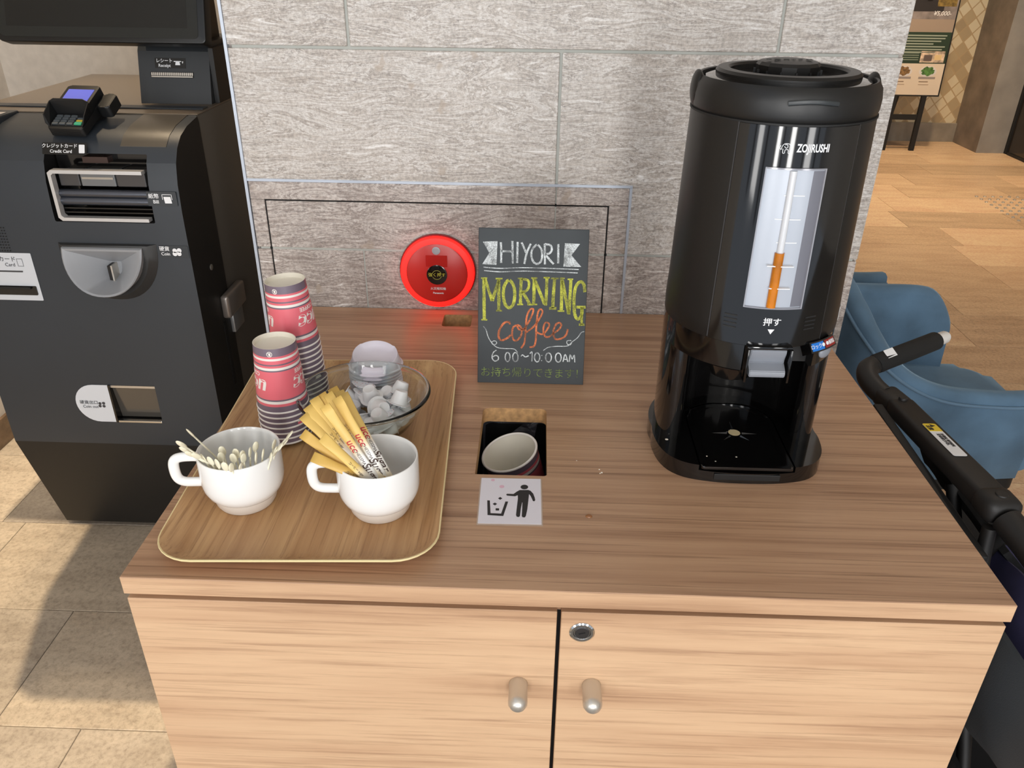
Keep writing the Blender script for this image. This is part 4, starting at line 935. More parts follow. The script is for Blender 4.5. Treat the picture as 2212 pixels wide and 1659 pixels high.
ob('spout_guard',lathe(BM(),[(.03,T+.175),(.034,T+.172),(.046,T+.2),(.040,T+.2)],24,(AX-.035,AY-.07),a0=math.radians(-70),a1=math.radians(80)),BLKG,dp)
# lock switch
def arcp(name,a0,a1,z0,z1,r0,r1,m_): return ob(name,patch(BM(),(AX,AY),r0,r1,z0,z1,a0,a1,12),m_,dp)
bm=BM(); f_=fdp(38,T+.247,.004,.0)
def lockf(x,y,z):      # small sloping shelf facing up and out
    a=math.radians(37)+x/.148; r_=.1505-y*.55+z*.8; zz=T+.2475+y*.85+z*.55
    return Vector((AX+r_*math.sin(a),AY-r_*math.cos(a),zz))
bm=BM(); 
def gridbox(x0,x1,y0,y1,z0,z1,f,m_,nm,n=10):
    bm=BM(); vs=[]
    for i in range(n+1):
        x=x0+(x1-x0)*i/n; vs.append([bm.verts.new(f(x,*p)) for p in ((y0,z0),(y0,z1),(y1,z1),(y1,z0))])
    for A,Bq in zip(vs,vs[1:]):
        for k in range(4): bm.faces.new((A[k],A[(k+1)%4],Bq[(k+1)%4],Bq[k]))
    bm.faces.new(vs[0]); bm.faces.new(vs[-1][::-1]); return ob(nm,bm,m_,dp,smooth=40)
gridbox(-.029,.031,-.0085,.0085,-.022,0,lockf,BLKG,'lock_housing')
tag(gridbox(-.026,-.0005,-.0062,.0062,0,.0006,lockf,mat('lock_blue',(28,116,206),.35),'lock_label'),'blue label')
tag(gridbox(.0025,.028,-.0062,.0062,0,.0006,lockf,mat('lock_red',(140,32,28),.35),'lock_label'),'red label')
text('ロック●',.0078,lambda x,y,z: lockf(x-.0135,y,.0008+z),WHITE,dp)
text('●解除',.0078,lambda x,y,z: lockf(x+.0155,y,.0008+z),WHITE,dp)
bm=BM(); bmesh.ops.create_uvsphere(bm,u_segments=20,v_segments=12,radius=1)
a=math.radians(41)
for v in bm.verts: v.co=Vector((AX+.148*math.sin(a),AY-.148*math.cos(a),T+.232))+Matrix.Rotation(a,3,'Z')@Vector((v.co.x*.015,v.co.y*.006,v.co.z*.011))
tag(ob('lock_knob',bm,PLAS,dp),'grey plastic lock knob')
curved('side_sticker',T+.262,T+.285,66,76,.0001,.0006,mat('sticker_white',(214,214,210),.5),6)
# top collar, carrying handle ears, lid rings and knob
bm=lathe(BM(),[(.1300,T+.576),(.1325,T+.580),(.1345,T+.588),(.1350,T+.602),(.1330,T+.616),(.1265,T+.626),(.1235,T+.625),(.1230,T+.610),(.11,T+.605)],96,(AX,AY)); hr=ob('carry_ring',bm,BLKS,dp)
for s in (-1,1):
    bm=BM(); bmesh.ops.create_uvsphere(bm,u_segments=20,v_segments=12,radius=1)
    for v in bm.verts:
        v.co=Vector((AX+s*.1285+v.co.x*.0100,AY+.004+v.co.y*.024,T+.604+v.co.z*(.028 if v.co.z>0 else .026)))
    ob('handle_pivot',bm,BLKS,dp,smooth=60)
ob('ring_seam',lathe(BM(),[(.1325,T+.5770),(.1350,T+.5775),(.1350,T+.5800),(.1325,T+.5805)],96,(AX,AY)),BLKM,dp)
P=[]; 
for i in range(13):
    a=math.radians(-13+28*i/12); rr=.1375+.002*math.sin(PI*i/12); P.append((AX+rr*math.sin(a),AY-rr*math.cos(a),T+.607+.003*math.sin(PI*i/12)))
ob('thumb_grip',tube(BM(),P,.0022,8,flat=1.6),mat('grip_dark',(44,48,50),.35),dp)
ob('lid_disc',lathe(BM(),[(.05,T+.610),(.1215,T+.608),(.1215,T+.618),(.117,T+.623),(.104,T+.626),(.05,T+.626)],96,(AX,AY)),BLKG,dp)
ob('lid_ring',lathe(BM(),[(.103,T+.624),(.1035,T+.631),(.1000,T+.635),(.086,T+.6355),(.0830,T+.632),(.082,T+.608),(.0,T+.607)],96,(AX,AY)),BLKS,dp)
bm=BM(); 
ob('knob_cap',lathe(BM(),[(.0440,T+.607),(.0455,T+.633),(.0460,T+.640),(.0425,T+.6445),(.030,T+.6470),(0,T+.6480)],14,(AX,AY+.003)),BLKS,dp,smooth=20)
bm=BM()
for k in range(14):
    a=2*PI*k/14; c_=Matrix.Translation((AX,AY+.003,0))@Matrix.Rotation(a,4,'Z'); box(bm,-.0012,.0012,-.0485,-.045,T+.607,T+.634,mx=c_)
ob('knob_ribs',bm,BLKM,dp,smooth=0)
text('\u25cf \u9589 \u30ed\u30c3\u30af \u958b',.010,lambda x,y,z: Vector((AX+x-.004,AY-.012+y,T+.6488+z-.0006)),BLKM,dp)
# ================================================================= PAYMENT KIOSK
X0,X1=-.848,-.258
KM=mat('kiosk_charcoal',(48,53,59),.40,bump=.12,bscale=1800,noisy=.03,nscale=3); KD=mat('kiosk_black',(20,19,18),.5); KS=mat('kiosk_side_sheen',(98,94,88),.45)  # side colour has its brownish reflected sheen painted in
def half(cx,zt,rx,rz_,n=24):
    out=[(cx-rx,zt)]
    for i in range(n+1):
        a=PI+PI*i/n; c_,s_=math.cos(a),math.sin(a); out.append((cx+rx*abs(c_)**.9*(1 if c_>0 else -1),zt-.008+rz_*s_))
    out.append((cx+rx,zt)); return out
kz=thing('payment_kiosk','dark grey self-service payment kiosk left of the stone pillar','kiosk',(-.553,1.4,0))
prof=[(1.078,.02),(.978,.374),(.9785,.70),(.9785,1.03),(.983,1.095),(.995,1.140),(1.016,1.170),(1.046,1.192),(1.09,1.206),(1.16,1.216),(1.165,1.20),(1.165,.02)]
bm=BM(); prism(bm,prof,X0,X1); onf(bm,lambda x,y,z:Vector((z,x,y)))
shell=ob('front_shell',bm,[KM,KD],kz,smooth=0)
c1=ob('c',prism(BM(),rrect(-.568,-.327,1.002,1.157,.004),-1.075,-.9),KD,smooth=0); onfm=lambda o,f:[setattr(v,'co',f(*v.co)) for v in o.data.vertices]
onfm(c1,lambda x,y,z:Vector((x,-z,y)))
c3=ob('c',prism(BM(),half(-.464,.943,.090,.097),-1.04,-.9),KD,smooth=0); onfm(c3,lambda x,y,z:Vector((x,-z,y)))
c2=ob('c',prism(BM(),[(-.545,.447),(-.421,.447),(-.421,.5585),(-.545,.5585)],-1.02,-.9),KD,smooth=0); onfm(c2,lambda x,y,z:Vector((x,-z,y)))
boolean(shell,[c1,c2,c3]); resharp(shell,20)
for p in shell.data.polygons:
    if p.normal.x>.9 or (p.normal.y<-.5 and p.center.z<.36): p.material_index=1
ob('cabinet_body',B(X0+.004,X1-.004,1.166,1.81,.02,1.2165,bev=.003),[KS],kz,smooth=0)
ob('top_plate',B(X0+.002,X1-.002,1.168,1.812,1.2168,1.2195,bev=.001),mat('kiosk_top_sheen',(104,92,78),.30,bump=.1,bscale=1500),kz,smooth=0)  # brown of the warm light reflected on top is in the colour
bm=BM(); prism(bm,rrect(-.425,-.295,1.22,1.40,.002),1.2196,1.2200)
ob('base_foot',B(X0+.09,X1-.05,1.13,1.75,0,.02),STEEL,kz,smooth=0)
# raised lip across the top and the access flap
ob('top_lip',B(X0+.01,X1-.01,1.225,1.262,1.2195,1.2225,bev=.0012),KM,kz,smooth=0)
def kprof(y):   # shell surface height at depth y
    pts=[(.983,1.095),(.995,1.140),(1.016,1.170),(1.046,1.192),(1.09,1.206),(1.16,1.216),(1.23,1.2195)]
    for (a,b_),(c,d) in zip(pts,pts[1:]):
        if a<=y<=c: return b_+(d-b_)*(y-a)/(c-a)
    return 1.22
bm=BM(); ys=[1.018,1.03,1.046,1.07,1.09,1.13,1.16,1.20]; rows=[]
for y in ys:
    h=kprof(y)+.0012; rows.append([bm.verts.new((x,y,h)) for x in (-.392,-.284)])
for A,Bq in zip(rows,rows[1:]): bm.faces.new((A[0],A[1],Bq[1],Bq[0]))
e=bmesh.ops.extrude_face_region(bm,geom=bm.faces[:]); bmesh.ops.translate(bm,verts=[v for v in e['geom'] if isinstance(v,bmesh.types.BMVert)],vec=(0,0,-.003))
ob('flap',bm,mat('kiosk_flap_sheen',(74,68,60),.33,bump=.1,bscale=1500),kz,smooth=40)  # flap colour carries the warm reflected light too
# bill unit
bu=ob('bill_slot_frame',onf(prism(BM(),[(-.340,1.0045),(-.548,1.0045),(-.5565,1.012),(-.5565,1.118),(-.548,1.1245),(-.335,1.1245),(-.335,1.1165),(-.543,1.1165),(-.5485,1.112),(-.5485,1.018),(-.543,1.0125),(-.340,1.0125)],-.994,-.976),lambda x,y,z:Vector((x,-z,y))),mat('frame_silver',(206,204,202),.3,.35),kz,smooth=0)
bm=BM(); box(bm,-.566,-.33,1.045,1.07,1.003,1.156); ob('bill_bay',bm,BLKG,kz,smooth=0)
CL=mat('smoky_plastic',(74,72,72),.15,.1)
for x0,x1,mm in ((-.545,-.497,CL),(-.494,-.412,mat('clear_plastic',(120,122,124),.12,.2)),(-.409,-.340,CL)): ob('bill_flap',B(x0,x1,1.000,1.045,1.082,1.1150,bev=.002),mm,kz,smooth=0)
ob('bill_flap_edge',B(-.490,-.416,.9985,1.002,1.099,1.104),CHROME,kz,smooth=0)
for z,r_ in ((1.066,.0095),(1.048,.0105)): ob('roller',tube(BM(),[(-.548,.998,z),(-.332,.998,z)],r_,20),mat('roller_metal%d'%int(z*1000),(92,96,106),.28,.8),kz,smooth=50)
for z in (1.030,1.020): ob('guide_bar',B(-.546,-.332,.992,1.0,z,z+.003),BLKG,kz,smooth=0)
ob('camera_slot',B(-.49,-.43,1.02,1.05,1.132,1.146),mat('slot_brown',(60,40,34),.3),kz,smooth=0)
# coin hopper
HC=(-.466,.948); bm=BM()
def half_(cx,zt,rx,rz_,n=24): # top edge flat, rounded below
    out=[(cx-rx,zt)]
    for i in range(n+1):
        a=PI+PI*i/n; c_,s_=math.cos(a),math.sin(a); out.append((cx+rx*abs(c_)**.9*(1 if c_>0 else -1),zt-.008+rz_*s_))
    out.append((cx+rx,zt)); return out
A=half(-.456,.950,.120,.137); n=len(A)
lo=[bm.verts.new((x,.978,z)) for x,z in A]; A2=half(-.459,.948,.105,.118); hi=[bm.verts.new((x,.968-.012*max(0,(.94-z)/.12),z)) for x,z in A2]
for i in range(n-1): bm.faces.new((lo[i],lo[i+1],hi[i+1],hi[i]))
bm.faces.new((lo[-1],lo[0],hi[0],hi[-1]))
ri=[bm.verts.new((x,.966,z)) for x,z in half(-.464,.944,.092,.099)]
for i in range(n): bm.faces.new((hi[i],hi[(i+1)%n],ri[(i+1)%n],ri[i]))
ob('hopper_surround',bm,mat('hopper_surround',(46,46,46),.5),kz,smooth=30)
HG=mat('hopper_grey',(150,152,156),.38); bm=BM()
def ringh(cx,zt,rx,rz_,y0,dy): return [bm.verts.new((x,y0-dy*max(0,min(1,(zt-z)/(rz_+.008))),z)) for x,z in half(cx,zt,rx,rz_)]
r0=ringh(-.464,.944,.097,.104,.968,.0); r1=ringh(-.464,.943,.098,.103,.962,.038); r2=ringh(-.464,.941,.094,.099,.959,.038); r3=ringh(-.464,.936,.087,.090,.960,.036); 
r4=[bm.verts.new((-.464+(v.co.x+.464)*.16,1.012,.880+(v.co.z-.9)*.35)) for v in r3]
for A,Bq in ((r0,r1),(r1,r2),(r2,r3),(r3,r4)):
    for i in range(n): bm.faces.new((A[i],A[(i+1)%n],Bq[(i+1)%n],Bq[i]))
bm.faces.new(r4)
ob('coin_hopper',bm,HG,kz,smooth=35)
ob('coin_slot',B(-.4735,-.4645,.985,1.02,.846,.890),mat('coin_slot',(26,22,20),.4),kz,smooth=0)
ob('coin_slot_plate',B(-.4645,-.4605,.983,1.02,.846,.891),STEEL,kz,smooth=0)
# coin outlet
fK=plane((0,.9775,0),(1,0,0),(0,0,1)); fKf=lambda x,y,z: Vector((x,.9779-z,y))
bm=BM(); P=[(-.5465,.5585),(-.5465,.4455)]
for i in range(17):
    a=math.radians(270-180*i/16); P.append((-.588+.055*math.cos(a)*1.02,.502+.0565*math.sin(a)))
prism(bm,P,0,.0012); tag(ob('outlet_label',onf(bm,fKf),mat('label_white',(214,218,224),.5),kz,smooth=0),'white rounded label')
ob('outlet_frame',B(-.5455,-.5405,.9735,1.02,.4455,.5595),BLKG,kz,smooth=0)
bm=BM(); vs=[bm.verts.new(p) for p in ((-.54,1.0,.4505),(-.421,1.0,.4505),(-.421,.984,.556),(-.54,.984,.556))]; bm.faces.new(vs)
ob('outlet_flap',bm,mat('mirror_plate',(104,100,94),.12,.5),kz,smooth=0)
ob('outlet_lip',B(-.540,-.421,.9745,.985,.4455,.4515,bev=.001),CHROME,kz,smooth=0); ob('outlet_lip',B(-.54,-.421,.978,.986,.551,.5575),STEEL,kz,smooth=0)
DKG=mat('label_dark',(64,64,68),.5)
text('硬貨出口',.0125,lambda x,y,z:fKf(x-.6085,y+.5045,.0016+z),DKG,kz); text('Coin out',.0115,lambda x,y,z:fKf(x-.6065,y+.492,.0016+z),DKG,kz)
def discs(pts,r_,m_,f,nm='icon'):
    bm=BM()
    for x,y in pts: bm.faces.new([bm.verts.new((x+r_*math.cos(2*PI*k/18),y+r_*math.sin(2*PI*k/18),.002)) for k in range(18)])
    return ob(nm,onf(bm,f),m_,kz,smooth=0)
discs([(-.579,.5025),(-.569,.5035),(-.5805,.4945),(-.5700,.4945)],.0042,DKG,fKf)
# labels on the face
STK=mat('sticker_black',(14,14,14),.3)
def stick(x0,x1,z0,z1,f=fKf,m_=STK): return ob('label_plate',onf(prism(BM(),rrect(x0,x1,z0,z1,.002,3),0,.0006),f),m_,kz,smooth=0)
MT=mat('sticker_grey',(52,56,60),.3)
stick(-.334,-.264,1.0445,1.0785,m_=MT); stick(-.332,-.255-.005,.917,.948,m_=MT)
text('紙幣',.0125,lambda x,y,z:fKf(x-.3175,y+1.0675,.001+z),WHITE,kz,bold=.00012); text('Bill',.0115,lambda x,y,z:fKf(x-.314,y+1.0545,.001+z),WHITE,kz,bold=.00012)
bm=BM()
for q4 in ((-.298,-.2745,1.0715,1.0728),(-.298,-.2967,1.060,1.0728),(-.2758,-.2745,1.060,1.0728)): x0,x1,z0,z1=q4; bm.faces.new([bm.verts.new((x,z,.001)) for x,z in ((x0,z0),(x1,z0),(x1,z1),(x0,z1))])
bm.faces.new([bm.verts.new((x,z,.0011)) for x,z in ((-.293,1.0515),(-.2765,1.0515),(-.278,1.067),(-.2945,1.067))]); ob('icon',onf(bm,fKf),WHITE,kz,smooth=0)
text('硬貨',.0125,lambda x,y,z:fKf(x-.3175,y+.9395,.001+z),WHITE,kz,bold=.00012); text('Coin',.0110,lambda x,y,z:fKf(x-.3165,y+.927,.001+z),WHITE,kz,bold=.00012)
discs([(-.2925,.936),(-.2815,.937),(-.2935,.928),(-.2830,.9285)],.0056,WHITE,fKf)
# credit card label on the curved top of the face
fCC=lambda x,y,z: Vector((-.5165+x,1.0035+y*.42-z*.9,1.1655+y*.9+z*.4))
stick(-.052,.052,-.0115,.0155,fCC)
text('クレジットカード',.0105,lambda x,y,z:fCC(x-.011,y+.0075,.001+z),WHITE,kz,bold=.00012); text('Credit Card',.0105,lambda x,y,z:fCC(x-.008,y-.0045,.001+z),WHITE,kz,bold=.00012)
ob('icon',onf(prism(BM(),rrect(.034,.0475,-.008,.0115,.0015,3),.001,.0014),fCC),WHITE,kz,smooth=0)
# room-card unit at the left edge of the picture
tag(stick(-.80,-.6515,.797,.921,m_=mat('card_unit_white',(206,210,216),.45)),'white plate')
text('カード',.0135,lambda x,y,z:fKf(x-.690,y+.905,.001+z),DKG,kz,align='RIGHT') if False else text('カード',.0145,lambda x,y,z:fKf(x-.713,y+.9045,.001+z),DKG,kz)
text('Card',.0125,lambda x,y,z:fKf(x-.7095,y+.8905,.001+z),DKG,kz)
bm=BM()
for (x0,x1,z0,z1) in ((-.6905,-.6895,.887,.9065),(-.6770,-.6760,.887,.9065),(-.6905,-.6760,.887,.888),(-.6905,-.6760,.9055,.9065)): bm.faces.new([bm.verts.new((x,z,.001)) for x,z in ((x0,z0),(x1,z0),(x1,z1),(x0,z1))])
bm.faces.new([bm.verts.new((x,z,.001)) for x,z in ((-.80,.8715),(-.683,.8715),(-.682,.8755),(-.80,.8755))])
ob('icon',onf(bm,fKf),DKG,kz,smooth=0)
ob('card_slot',onf(prism(BM(),rrect(-.79,-.660,.812,.836,.003),.0006,.003),fKf),BLKG,kz,smooth=0)
ob('card_slot_lip',onf(prism(BM(),rrect(-.79,-.672,.829,.834,.001),.003,.008),fKf),BLKM,kz,smooth=0)
bm=BM()
for i in range(10):
    for j in range(9):
        x=-.745+i*.0066+j*.0011*0; z=.984-j*.0072
        if x>-.695-.0: continue
        bmesh.ops.create_circle(bm,cap_ends=True,radius=.0017,segments=8,matrix=Matrix.Translation((x+.0,z,.0006)))
tag(ob('speaker_holes',onf(bm,fKf),GAP,kz,smooth=0),kind='stuff')
# tray with white paper at the left edge
bm=BM(); box(bm,-.80,-.705,1.0,1.17,1.150,1.222,bev=.004); ob('paper_holder',bm,KM,kz,smooth=0)
ob('paper_sheet',B(-.79,-.712,.992,1.13,1.2225,1.2235),mat('paper_white',(214,206,200),.3),kz,smooth=0)
# side lever and screw
ob('screw',onf(lathe(BM(),[(0,.0),(.008,0),(.008,.002),(.006,.003),(0,.003)],20),lambda x,y,z:Vector((X1+z,1.085+y,.855+x))),KS,kz)
bm=BM(); box(bm,X1-.002,X1+.022,1.105,1.235,.70,.765,bev=.008,seg=3)
ob('side_latch',bm,mat('latch_metal',(150,142,136),.3,.6),kz)
ob('latch_tongue',B(X1-.002,X1+.010,1.15,1.225,.640,.705,bev=.003),mat('latch_tongue',(150,152,154),.35,.6),kz)
ob('side_slot',B(X1-.004,X1+.0008,1.10,1.118,.50,.69),GAP,kz,smooth=0)
# receipt printer and screen
pr2=thing('receipt_printer','black receipt printer block with paper slot, on top of the kiosk','printer',(-.37,1.42,1.2195))
Pp=[(1.305,1.2196),(1.340,1.343),(1.350,1.358),(1.372,1.365),(1.58,1.365),(1.58,1.2196)]
bm=prism(BM(),Pp,-.4595,-.2745); ob('printer_body',onf(bm,lambda x,y,z:Vector((z,x,y))),mat('printer_black',(44,47,50),.45,bump=.1,bscale=1800),pr2,smooth=0)
bm=prism(BM(),[(1.33,1.2196),(1.335,1.352),(1.60,1.352),(1.60,1.2196)],-.2740,-.262); ob('side_cover',onf(bm,lambda x,y,z:Vector((z,x,y))),KD,pr2,smooth=0)
fP=lambda x,y,z: Vector((x,1.3050+(y-1.2196)*.2836-.0004-z,y))
ob('paper_slot',onf(prism(BM(),[(-.4290,1.2815),(-.3170,1.2815),(-.3170,1.2945),(-.4290,1.2945)],0,.001),fP),GAP,pr2,smooth=0)
bm=BM(); 
for i in range(22): box(bm,-.427+i*.005,-.4235+i*.005,1.2865,1.2935,.001,.0018)
box(bm,-.427,-.319,1.2825,1.2852,.001,.0022)
tag(ob('slot_teeth',onf(bm,fP),STEEL,pr2,smooth=0),kind='stuff')
ob('label_plate',onf(prism(BM(),rrect(-.416,-.336,1.3035,1.3275,.001),0,.0005),fP),STK,pr2,smooth=0)
text('レシート',.0110,lambda x,y,z:fP(x-.391,y+1.3205,.001+z),WHITE,pr2,bold=.00012); text('Receipt',.0105,lambda x,y,z:fP(x-.391,y+1.3095,.001+z),WHITE,pr2,bold=.00012)
bm=BM()
for P in ([(-.3665,1.3185),(-.3475,1.3185),(-.3475,1.3205),(-.3665,1.3205)],[(-.363,1.311),(-.350,1.311),(-.3515,1.3185),(-.3615,1.3185)],[(-.3455,1.3195),(-.3415,1.3195),(-.3435,1.314)]): bm.faces.new([bm.verts.new((x,z,.001)) for x,z in P])
ob('icon',onf(bm,fP),WHITE,pr2,smooth=0)
sc_=thing('touch_screen','large black touch screen tilted above the kiosk','screen',(-.5,1.45,1.2195))
up=Vector((0,.30,.954)).normalized()
fS=plane((-.775,1.265,1.3685),(1,0,0),up)
# outline: bottom edge, corners clipped a little
P=rrect(0,.527,0,.34,(.012,.012,.02,.012),4)
bm=prism(BM(),P,-.035,0,bev=.004); ob('screen_housing',onf(bm,fS),mat('screen_black',(16,16,16),.35),sc_,smooth=30)
P=rrect(.010,.508,.012,.33,(.010,.010,.016,.010),4)
ob('glass_panel',onf(prism(BM(),P,0,.0012),fS),mat('screen_glass',(30,33,32),.12),sc_,smooth=0)
ob('active_area',onf(prism(BM(),rrect(.03,.482,.036,.31,.001),.0012,.0014),fS),mat('screen_off',(20,22,22),.09),sc_,smooth=0)
bm=prism(BM(),[(1.33,1.357),(1.50,1.357),(1.50,1.75),(1.36,1.75),(1.30,1.40)],-.44,-.30); ob('neck',onf(bm,lambda x,y,z:Vector((z,x,y))),KD,sc_,smooth=0)
bm=BM(); prism(bm,[(-.47,1.405),(-.30,1.405),(-.30,1.36),(-.435,1.358)],-1.345,-1.315); ob('neck_gusset',onf(bm,lambda x,y,z:Vector((x,-z,y))),KD,sc_,smooth=0)
# card reader on the kiosk
cr_=thing('card_reader','small black card payment terminal with lit blue display on the kiosk','card terminal',(-.555,1.1,1.20))
CRM_=Matrix.Translation((-.515,1.032,1.1900))@Matrix.Rotation(math.radians(-5),4,'Z')@Matrix.Rotation(math.radians(26),4,'X')@Matrix.Diagonal((1,.66,.80,1))
def crb(nm,bm,m_,sm=30,par=None): bmesh.ops.transform(bm,matrix=CRM_,verts=bm.verts[:]); return ob(nm,bm,m_,par or cr_,smooth=sm)
BK=mat('reader_black',(16,17,18),.5)
crb('reader_body',prism(BM(),rrect(-.043,.043,0,.205,(.012,.012,.008,.008)),.0,.026,bev=.003),BK)
crb('keypad_face',prism(BM(),rrect(-.038,.038,.014,.075,.004),.026,.028),mat('keypad_face',(30,32,34),.4),0)
KEY=mat('key_grey',(84,90,94),.4)
for r_ in range(4):
    for c_ in range(3): crb('key',prism(BM(),rrect(-.036+c_*.018,-.0215+c_*.018,.018+r_*.0135,.0275+r_*.0135,.002,2),.028,.031),KEY,0)
tag(crb('key',prism(BM(),rrect(.0185,.036,.018,.032,.002,2),.028,.031),mat('key_green',(60,170,130),.4),0),'green key')
tag(crb('key',prism(BM(),rrect(.0195,.0345,.0345,.043,.002,2),.028,.031),mat('key_yellow',(220,190,70),.4),0),'yellow key')
tag(crb('key',prism(BM(),rrect(.0195,.0345,.0465,.055,.002,2),.028,.031),KEY,0),None)
# hood round the keypad
bm=BM()
for s in (-1,1):
    vs=[(s*.041,.010,.026),(s*.043,.080,.026),(s*.049,.085,.066),(s*.051,.030,.054),(s*.047,.012,.036)]
    A=[bm.verts.new(p) for p in vs]; A2=[bm.verts.new((p[0]-s*.0022,p[1],p[2])) for p in vs]; bm.faces.new(A); bm.faces.new(A2[::-1])
    for i in range(5): bm.faces.new((A[i],A[(i+1)%5],A2[(i+1)%5],A2[i]))
A=[bm.verts.new(p) for p in ((-.043,.079,.026),(.043,.079,.026),(.049,.085,.066),(.036,.088,.074),(-.036,.088,.074),(-.049,.085,.066))]; A2=[bm.verts.new(v.co+Vector((0,.0022,0))) for v in A]
bm.faces.new(A); bm.faces.new(A2[::-1])
for i in range(6): bm.faces.new((A[i],A[(i+1)%6],A2[(i+1)%6],A2[i]))
crb('privacy_hood',bm,BK,0)
bm=prism(BM(),rrect(-.040,.040,.092,.205,(.008,.008,.004,.004)),.026,.052,bev=.003); crb('screen_block',bm,BK)
DSP=mat('display_blue',(98,104,196),.2,emit=.55)
crb('display',prism(BM(),rrect(-.032,.032,.105,.180,.001),.052,.0532),DSP,0)
crb('card_slit',B(-.034,.034,-.001,.004,.010,.013),GAP,0)
crb('side_roll',prism(BM(),rrect(.043,.075,.12,.20,.01),-.005,.03,bev=.005),BK)
crb('rear_stand',prism(BM(),rrect(-.03,.03,.11,.19,.01),-.04,.0),BK)
# ================================================================= FAR RIGHT: easel poster
es=thing('poster_stand','tall black framed menu poster stand before the patterned wall','poster stand',(3.95,6.7,0))
fE=plane((3.62,6.70,.47),(1,0,0),(0,.05,1))
ob('frame',onf(prism(BM(),rrect(0,.485,0,1.15,.002),-.02,0),fE),BLKM,es,smooth=0)
def ep(x0,x1,y0,y1,c,nm='poster_panel',z=.001,m_=None,**k): return ob(nm,onf(prism(BM(),rrect(x0,x1,y0,y1,.0005,2),0,z),fE),m_ or mat(nm,c,.5,**k),es,smooth=0)
ep(.012,.473,.012,1.138,(214,200,182),'poster_sheet',.0008)
ep(.012,.473,.270,.520,(38,56,40),'text_panel',.0012)
ep(.012,.473,.520,.62,(150,134,120),'caption_band',.0012)
ep(.012,.473,.62,1.138,(120,112,110),'dish_photo',.0012,noisy=.25,nscale=9)
ep(.012,.36,.68,1.138,(40,36,36),'photo_dark',.0016)
ep(.12,.33,.77,1.0,(176,92,86),'photo_meat',.002,noisy=.2,nscale=25)
ep(.30,.46,.72,.95,(106,88,46),'photo_side',.0018,noisy=.4,nscale=30)
for i,(wd) in enumerate((.40,.39,.36,.30,.40,.38,.33)):
    ep(.03,.03+wd*1.02,.488-i*.022,.498-i*.022,(150,160,146),'text_line',.0018)
for i in range(4): ep(.03,.235,.350-i*.018,.357-i*.018,(130,142,126),'text_line',.0018)
ep(.25,.455,.278,.370,(190,170,150),'villa_photo',.0018,noisy=.3,nscale=30)
ep(.28,.35,.29,.34,(96,84,80),'photo_tree',.002); ep(.37,.43,.30,.34,(216,190,140),'photo_house',.002)
WTP=mat('plate_white',(210,206,206),.5)
for cx_,cc in ((.13,(120,92,58)),(.34,(72,110,56))):
    ob('plate_picture',onf(prism(BM(),[(cx_+.075*math.cos(2*PI*k/24),.205+.045*math.sin(2*PI*k/24)) for k in range(24)],0,.0012),fE),WTP,es,smooth=0)
    ob('dish_picture',onf(prism(BM(),[(cx_+.055*math.cos(2*PI*k/24)*(1+.15*math.sin(k*2.3)),.208+.036*math.sin(2*PI*k/24)*(1+.2*math.cos(k*1.7))) for k in range(24)],0,.0018),fE),mat('dish_food',cc,.6,noisy=.35,nscale=60),es,smooth=0)
    ep(cx_-.07,cx_+.075,.145,.162,(146,136,132),'text_line',.0016); ep(cx_-.06,cx_+.02,.118,.126,(140,120,100),'text_line',.0016); ep(cx_-.06,cx_+.03,.095,.101,(170,150,130),'text_line',.0016)
text('¥5,000-',.048,lambda x,y,z:fE(x+.355,y+.665,z+.0022),WHITE,es,shear=.2)
text('特選和牛コース\n 1日数量限定',.030,lambda x,y,z:fE(x+.16,y+.565,z+.002),mat('poster_print',(206,188,170),.5),es) if False else None
bm=BM(); box(bm,3.957,3.997,6.69,6.72,0,.48); ob('leg',bm,BLKM,es,smooth=0); bm=BM(); box(bm,3.70,3.74,6.69,6.72,0,.48); ob('leg',bm,BLKM,es,smooth=0)
ob('crossbar',B(3.70,3.99,6.695,6.715,.27,.315),BLKM,es,smooth=0); ob('rear_leg',onf(B(3.83,3.87,0,.02,0,1.3),lambda x,y,z:Vector((x,7.08-z*.28+y,z))),BLKM,es,smooth=0)
